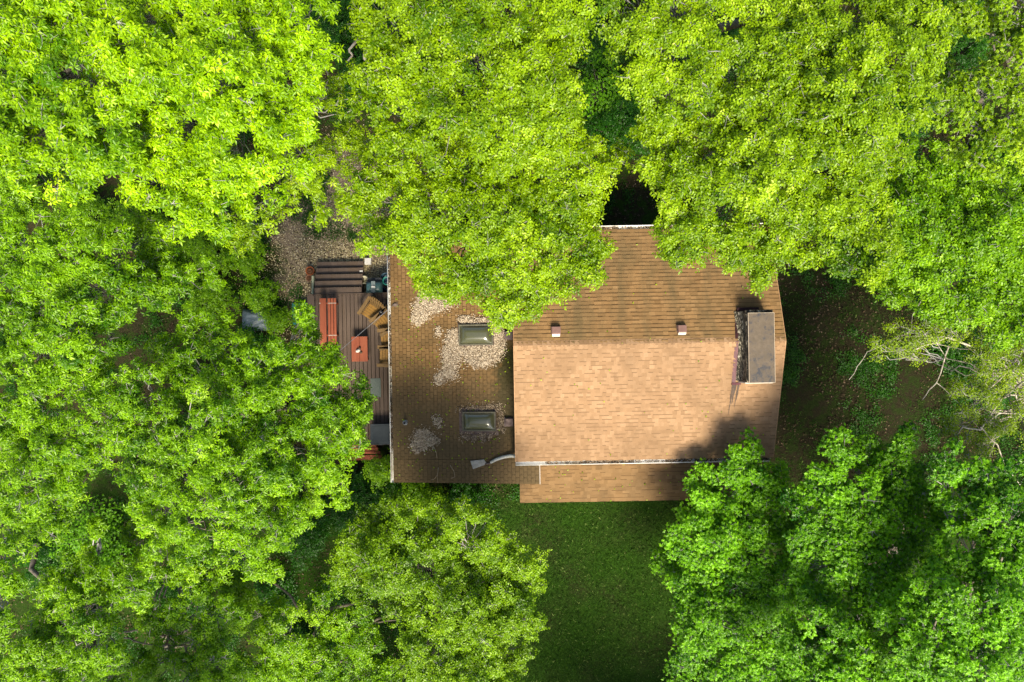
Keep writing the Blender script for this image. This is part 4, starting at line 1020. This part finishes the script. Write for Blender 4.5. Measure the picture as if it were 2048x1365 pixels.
for px_ in (632, 722):
    p_, q_ = D(px_, 588, .5), D(px_ + 2, 524, .2)
    m.add([(p_.x - .02, p_.y, .0), (p_.x + .02, p_.y, .0), (p_.x + .02, p_.y, ZD - .07), (p_.x - .02, p_.y, ZD - .07), (p_.x - .02, q_.y, -.03), (p_.x + .02, q_.y, -.03), (p_.x + .02, q_.y, .12), (p_.x - .02, q_.y, .12)],
          [(0, 1, 2, 3), (7, 6, 5, 4), (0, 4, 5, 1), (3, 2, 6, 7), (0, 3, 7, 4), (1, 5, 6, 2)])
m.build("stair_stringer", DECKB, deck)
m = MB(); p_ = D(723, 543, .35)
m.box(p_.x - .06, p_.x - .02, p_.y - .03, p_.y + .03, .34, .372); m.box(p_.x, p_.x + .04, p_.y - .03, p_.y + .03, .34, .372); m.build("bracket", WHITE, deck)

RED = speckled("red_stain", (.20, .046, .020), (.28, .078, .036), 6, .6, .3, (1, .2, 1), .3)
RUST = speckled("rust_stain", (.20, .045, .020), (.30, .075, .032), 6, .6, .3, (.2, 1, 1), .3)
# long bench with back
p_ = at(653, 597, 1.2); bench = empty("garden_bench", (p_.x, p_.y, ZD), TH, "long red orange slatted bench with a back, half hidden by leaves", "bench")
ln = 2.7
m = MB(); kz = .42
Mx = Matrix.Translation((-.16, 0, .42)) @ Matrix.Rotation(-.25, 4, 'Y')
m.box(-.13, .10, -ln, -.0, .30, .345, Matrix.Translation((-.12, 0, .12))); m.build("back_board", RED, bench, .006)
for i in range(3): MB().box(.03 + i * .108, .118 + i * .108, -ln + .02, -.0, kz - .035, kz).build("seat_slat", RED, bench, .005)
for y_ in (-.18, -ln / 2, -ln + .2):
    m = MB(); m.box(-.17, .34, y_ - .03, y_ + .03, kz - .10, kz - .037); m.box(.24, .32, y_ - .028, y_ + .028, 0, kz - .10); m.box(-.17, -.10, y_ - .028, y_ + .028, 0, kz - .03); m.build("leg", RED, bench)
    m = MB(); m.box(-.26, -.215, y_ - .02, y_ + .02, .40, .47); m.box(.04, .34, y_ - .012, y_ + .012, kz, kz + .006); m.build("bracket", FLASH, bench)
# rust red steps at the far end of the deck
p_ = at(722, 905, .6); st = empty("garden_steps", (p_.x, p_.y, 0), TH, "rust red wooden steps below the deck, running under the leaves", "steps")
kk = (CAM_H - .7) / FPX
for i, (py0, py1, pxa, pxb) in enumerate(((888, 894, 700, 752), (896, 902, 695, 756), (903.5, 908.5, 690, 760), (911, 921, 686, 764))):
    z_ = .70 - i * .10; A_, B_ = at(pxa, py1, z_) - p_, at(pxb, py0, z_) - p_
    MB().box(A_.x, B_.x, A_.y, B_.y, z_ - .045, z_).build("tread", RUST, st, .005)
m = MB()
for x_ in (-.45, .0, .5): m.box(x_ - .03, x_ + .03, -.30, .28, .0, .33)
m.build("stringer", RUST, st)

# low red table
p_ = at(719, 698.5, 1.2); tb = empty("patio_table", (p_.x, p_.y, ZD), TH, "low square cornered red table of two wide boards on the deck", "table")
kk = (CAM_H - 1.2) / FPX; hw, hh = 16 * kk, 25 * kk
MB().box(-hw, -.004, -hh, hh, .41, .45).build("table_board", RED, tb, .005); MB().box(.004, hw, -hh, hh, .41, .45).build("table_board", RED, tb, .005)
MB().box(-hw + .06, hw - .06, -hh + .06, hh - .06, .34, .408).build("apron", RED, tb)
for sx in (-1, 1):
    for sy in (-1, 1): MB().box(sx * (hw - .08) - .03, sx * (hw - .08) + .03, sy * (hh - .08) - .03, sy * (hh - .08) + .03, 0, .34).build("leg", RED, tb)
# small ornament on it
p_ = at(717, 702, 1.2); orn = empty("garden_ornament", (p_.x, p_.y, ZD + .45), .5, "small white and dark bird shaped ornament on the red table", "ornament")
m = MB(); m.lathe([(.005, 0), (.045, .005), (.075, .05), (.07, .10), (.03, .14), (.002, .15)], (0, 0, 0), 14, 1.25, .8); m.build("body", speckled("white_stone", (.55, .52, .46), (.75, .72, .65), 9), orn)
m = MB(); m.lathe([(.002, 0), (.04, .01), (.05, .05), (.03, .09), (.002, .10)], (.09, .06, .002), 12); DST = speckled("dark_stone", (.05, .03, .02), (.12, .08, .05), 9); m.build("wing", DST, orn); MB().lathe([(.002, 0), (.045, .01), (.05, .04), (.02, .07), (.002, .075)], (.06, -.10, .002), 12).build("wing", DST, orn)

# wooden armchairs
OAK = speckled("aged_oak", (.10, .060, .022), (.19, .115, .042), 9, .6, .3, (1, .3, 1), .4)
OAKS = speckled("honey_oak", (.20, .105, .022), (.32, .175, .038), 9, .55, .35, (1, .3, 1), .3)
def armchair(label, px, py, ang):
    p_ = at(px, py, ZD + .35); r_ = empty("armchair", (p_.x, p_.y, ZD), ang, label, "armchair", "wooden armchairs by the wing wall")
    for i in range(5):
        MB().box(-.25, .25, -.20 + i * .098, -.20 + i * .098 + .088, .0, .022, Matrix.Translation((0, 0, .30)) @ Matrix.Rotation(R(8), 4, 'X')).build("seat_slat", OAKS, r_, .004)
    for i in range(7):
        u_ = (i - 3) / 3; M_ = Matrix.Translation((u_ * .20, -.20, .28)) @ Matrix.Rotation(R(-u_ * -8), 4, 'Y') @ Matrix.Rotation(R(28), 4, 'X')
        MB().box(-.030, .030, -.012, .010, 0, .66 - .10 * u_ * u_, M_).build("back_slat", OAK, r_, .004)
    m = MB(); M_ = Matrix.Translation((0, -.40, .62)); m.box(-.27, .27, -.03, .02, -.04, .03, M_); m.box(-.28, .28, -.27, -.22, .22, .30); m.build("back_rail", OAK, r_)
    for s_ in (-1, 1):
        MB().box(s_ * .33 - .062, s_ * .33 + .062, -.42, .34, .545, .572).build("arm", OAK, r_, .008)
        MB().box(s_ * .31 - .03, s_ * .31 + .03, .20, .29, 0, .545).build("leg", OAK, r_)
        m = MB(); M_ = Matrix.Translation((s_ * .28, 0, .27)) @ Matrix.Rotation(R(12), 4, 'X'); m.box(-.022, .022, -.52, .27, -.07, .03, M_); m.box(-.022, .022, -.50, -.42, -.28, .0, Matrix.Translation((s_ * .28, 0, .27))); m.build("leg", OAK, r_)
    return r_
ch1 = armchair("honey coloured wooden armchair turned towards the red table, standing clear of the eave", 744, 624, R(146))
for lab, px_, py_, an in (("wooden armchair with a black pot on its arm, beside the turned chair", 767, 647, R(128)),
                          ("wooden armchair mostly under the white gutter, in the middle of the row", 777, 678, R(96)),
                          ("wooden armchair nearest the grey door mat, partly under the gutter", 775, 713, R(88))):
    c_ = copy_tree(ch1); p_ = at(px_, py_, ZD + .35); c_.location = (p_.x, p_.y, ZD); c_.rotation_euler.z = an; c_["label"] = lab
POTM = speckled("black_glaze", (.008, .008, .009), (.025, .025, .028), 8, .25, .6)
p_ = at(763, 627, ZD + .6); pt = empty("plant_pot", (p_.x, p_.y, ZD + .574), 0, "small black pot resting on an armchair arm", "pot")
MB().lathe([(.05, 0), (.075, .03), (.085, .13), (.072, .13), (.055, .06), (.01, .05)], (0, 0, 0), 18).build("pot", POTM, pt)

MATG = speckled("grey_mat", (.085, .105, .095), (.14, .165, .145), 30, .9, .1)
p_ = at(751.5, 776, ZD); o = MB().box(-.19, .19, -.35, .35, .003, .016).build("door_mat", MATG, None, .004); o.location = (p_.x, p_.y, ZD); o.rotation_euler.z = TH
tag(o, "grey green door mat lying on the dark deck boards", "mat")
# dark storage box
BOXM = speckled("slate_plastic", (.014, .022, .030), (.030, .042, .052), 5, .5, .4)
p_ = at(761, 869, 1.2); bx = empty("storage_box", (p_.x, p_.y, ZD), TH, "dark slate storage box at the lower end of the deck, beside the gutter", "box")
MB().box(-.34, .34, -.34, .34, 0, .40).build("body", BOXM, bx, .012)
ld = MB().box(-.37, .37, -.37, .37, .403, .45).box(-.30, .30, -.30, .30, .45, .462).build("lid", BOXM, bx, .012)
MB().box(-.08, .08, -.395, -.372, .41, .435).build("latch", DARKMET, bx)

# ------------------------------------------------------------ yard things
TEAL = speckled("grill_teal", (.020, .055, .062), (.045, .10, .105), 5, .4, .5)
p_ = at(748, 573, .85); gr = empty("barbecue_grill", (p_.x, p_.y, 0), TH, "dark teal gas grill with domed lid and steel handle beside the deck steps", "grill")
m = MB(); n1_, n2_ = 16, 10
for j in range(n2_ + 1):
    for i in range(n1_ + 1):
        u_, v_ = i / n1_ * 2 - 1, j / n2_ * 2 - 1
        s1 = max(0, 1 - abs(u_) ** 5) ** .5; s2 = max(0, 1 - abs(v_) ** 3) ** .5
        m.v.append((u_ * .30, v_ * .21 - .03, .80 + .20 * s1 * s2))
for j in range(n2_):
    for i in range(n1_): q = j * (n1_ + 1) + i; m.f.append([q, q + 1, q + n1_ + 2, q + n1_ + 1]); m.sm.append(True)
lid = m.build("lid", TEAL, gr)
MB().box(-.075, .075, -.24, .18, .985, 1.003).build("lid_stripe", speckled("grey_stripe", (.10, .13, .14), (.16, .20, .2), 6, .4, .5), lid, .008)
m = MB(); m.tube([(-.07, -.02, 1.0), (-.06, -.02, 1.05), (.06, -.02, 1.05), (.07, -.02, 1.0)], .012, 8); m.box(-.075, .075, -.07, -.045, 1.002, 1.01); m.build("handle", WHITE, lid)
m = MB(); m.box(-.28, .28, -.22, .16, .60, .80); m.build("firebox", TEAL, gr, .02)
MB().box(-.27, .27, .17, .33, .72, .76).build("shelf", DARKMET, gr, .02)
for sx in (-.24, .24):
    for sy in (-.18, .12): MB().tube([(sx, sy, -.05), (sx, sy, .62)], .018, 8).build("leg", DARKMET, gr)

BLUE = speckled("barrel_blue", (.015, .045, .085), (.03, .075, .12), 6, .4, .5)
p_ = at(771, 556, .5); br = empty("rain_barrel", (p_.x, p_.y, 0), 0, "dark blue rain barrel under the gutter beside the grill", "barrel")
MB().lathe([(.17, -.05), (.20, .15), (.21, .35), (.19, .52), (.18, .54), (.165, .54), (.16, .45), (.02, .44)], (0, 0, 0), 22).build("body", BLUE, br)
GRN = speckled("hose_green", (.02, .20, .16), (.03, .30, .24), 6, .4, .5)
p_ = at(773, 562, .6); m = MB()
for k_, rr_ in enumerate((.15, .125, .14)):
    m.tube([(rr_ * math.cos(q * math.pi / 12), rr_ * math.sin(q * math.pi / 12), k_ * .028) for q in range(25)], .014, 6, False)
o = m.build("garden_hose", GRN); o.location = (p_.x, p_.y, .555); tag(o, "coiled green hose on top of the dark blue barrel", "hose")
p_ = at(766, 584, .3); wc = empty("bucket", (p_.x, p_.y, 0), 0, "bright blue bucket squeezed between the grill and the deck edge", "bucket")
MB().lathe([(.10, -.03), (.14, .27), (.15, .28), (.13, .28), (.09, .02)], (0, 0, 0), 18).build("body", speckled("bucket_blue", (.02, .07, .22), (.03, .11, .30), 5, .4, .5), wc)
MB().tube([(.145 * math.cos(q * math.pi / 10), .02, .27 + .10 * math.sin(q * math.pi / 10)) for q in range(11)], .006, 5).build("handle", DARKMET, wc)
p_ = at(728, 560, .3); cb = empty("flower_pot", (p_.x, p_.y, 0), 0, "cream round pot half hidden under the end of the deck steps", "pot")
MB().lathe([(.10, -.03), (.14, .2), (.16, .28), (.14, .28), (.10, .06), (.01, .05)], (0, 0, 0), 20).build("body", speckled("cream_glaze", (.52, .50, .36), (.66, .63, .48), 5, .4, .5), cb)
p_ = at(735.5, 523, .15); o = MB().box(-.12, .12, -.125, .125, -.05, .17).build("stone_block", speckled("pale_concrete", (.48, .46, .42), (.66, .64, .60), 8, .9, .1), None, .015)
o.location = (p_.x, p_.y, 0); tag(o, "pale concrete block on the gravel at the foot of the deck steps", "block")
TERR = speckled("terracotta", (.28, .075, .022), (.42, .13, .045), 7, .8, .2)
SOILM = speckled("potting_soil", (.10, .05, .028), (.20, .10, .055), 20, .95, .1)
for i, (px_, py_, r_, h_, lab) in enumerate(((619.5, 542, .165, .26, "larger orange clay pot on the gravel left of the deck steps"), (617.5, 556.5, .125, .18, "smaller clay pot just below the larger orange clay pot"))):
    p_ = at(px_, py_, h_); pt = empty("clay_pot", (p_.x, p_.y, 0), 0, lab, "pot", "clay pots by the steps")
    b1 = MB().lathe([(r_ * .62, -.04), (r_ * .85, h_ - .05), (r_, h_ - .05), (r_, h_), (r_ * .84, h_), (r_ * .78, h_ - .06)], (0, 0, 0), 22).build("body", TERR if i == 0 else speckled("faded_clay", (.30, .15, .09), (.42, .25, .17), 7), pt)
    MB().lathe([(.01, 0), (r_ * .82, 0), (r_ * .82, .012), (.01, .016)], (0, 0, h_ - .045), 20).build("soil", SOILM, pt)
    if i == 0: MB().lathe([(r_ * .3, 0), (r_ * .45, .06), (r_ * .4, .07), (r_ * .25, .02)], (0, 0, h_ - .03), 16).build("inner_pot", SOILM, pt)
p_, q_ = at(627, 552, .6), at(627, 588, .6); o = MB().box(-.035, .035, q_.y - p_.y, 0, .2, .62).build("weathered_board", speckled("pale_green_wood", (.22, .24, .15), (.36, .38, .26), 6), None, .005)
o.location = (p_.x - .03, p_.y, 0); o["label"] = "weathered pale green board standing on edge beside the deck steps"; o["category"] = "board"
for z_ in (0,):
    pass
m = MB(); m.box(-.03, .03, -.06, -.0, -.1, .2); m.box(-.03, .03, q_.y - p_.y, q_.y - p_.y + .06, -.1, .2); m.build("foot", BROWN, o)
TOTE = speckled("tote_teal", (.004, .09, .085), (.008, .15, .14), 4, .45, .5)
p_ = at(604, 628, .4); tt = empty("storage_tote", (p_.x, p_.y, 0), .02, "bright teal plastic tote under the leaves, left of the deck", "tote")
MB().box(-.34, .34, -.38, .38, -.03, .36).build("body", TOTE, tt, .02)
m = MB().box(-.37, .37, -.41, .41, .363, .40)
for k_ in range(4): m.box(-.28 + k_ * .16, -.20 + k_ * .16, -.34, .34, .40, .412)
m.build("lid", TOTE, tt, .01)
# grey tarp over something under the trees
TARP = speckled("tarp_grey", (.08, .11, .13), (.15, .19, .22), 3, .5, .4)
p_ = at(512, 640, .35); m = MB(); n_ = 26; rg = np.random.default_rng(12)
for j in range(n_ + 1):
    for i in range(n_ + 1):
        u_, v_ = i / n_ * 2 - 1, j / n_ * 2 - 1
        hgt = .55 * max(0, (1 - abs(u_) ** 3)) ** .5 * max(0, (1 - abs(v_) ** 3)) ** .5
        hgt += .06 * mnoise.noise(Vector((u_ * 3, v_ * 3, 2))) + .03 * mnoise.noise(Vector((u_ * 9, v_ * 9, 5)))
        m.v.append((u_ * .62, v_ * .42, hgt * .8 + .02))
for j in range(n_):
    for i in range(n_): q = j * (n_ + 1) + i; m.f.append([q, q + 1, q + n_ + 2, q + n_ + 1]); m.sm.append(True)
o = m.build("tarp", TARP); o.location = (p_.x, p_.y, 0); tag(o, "pale blue grey tarp draped over a pile, seen through the leaves", "tarp")

# thin cable from the wing eave to the trees, and the dead sprig caught on the eave
A_ = Matrix.Rotation(TH, 4, 'Z') @ wp(787, 611, .06); B_ = at(560, 800, 6.2)
m = MB(); pts_ = []
for k_ in range(21):
    u_ = k_ / 20; q = A_.lerp(B_, u_); q.z -= .25 * 4 * u_ * (1 - u_) * .5; pts_.append(q - A_)
m.tube(pts_, .007, 6); o = m.build("cable", speckled("cable_grey", (.30, .30, .32), (.42, .42, .44), 5, .5, .4)); o.location = A_
tag(o, "thin grey cable strung from the wing gutter across the deck to the trees", "cable")
m = MB(); rg = np.random.default_rng(8)
for k_ in range(26):
    a0 = rg.uniform(-.5, .5); l_ = rg.uniform(.10, .28); m.tube([(0, 0, 0), (l_ * .5 * math.cos(a0), l_ * .5 * math.sin(a0) + .01, .04), (l_ * math.cos(a0 + .2), l_ * math.sin(a0 + .2), rg.uniform(.0, .07))], [.009, .006, .004], 4)
o = m.build("dead_sprig", speckled("sprig_brown", (.08, .055, .045), (.22, .17, .15), 20)); o.location = A_ + Vector((-.04, 0, -.02)); tag(o, "dead brown sprig caught on the wing gutter at the end of the cable", "sprig")
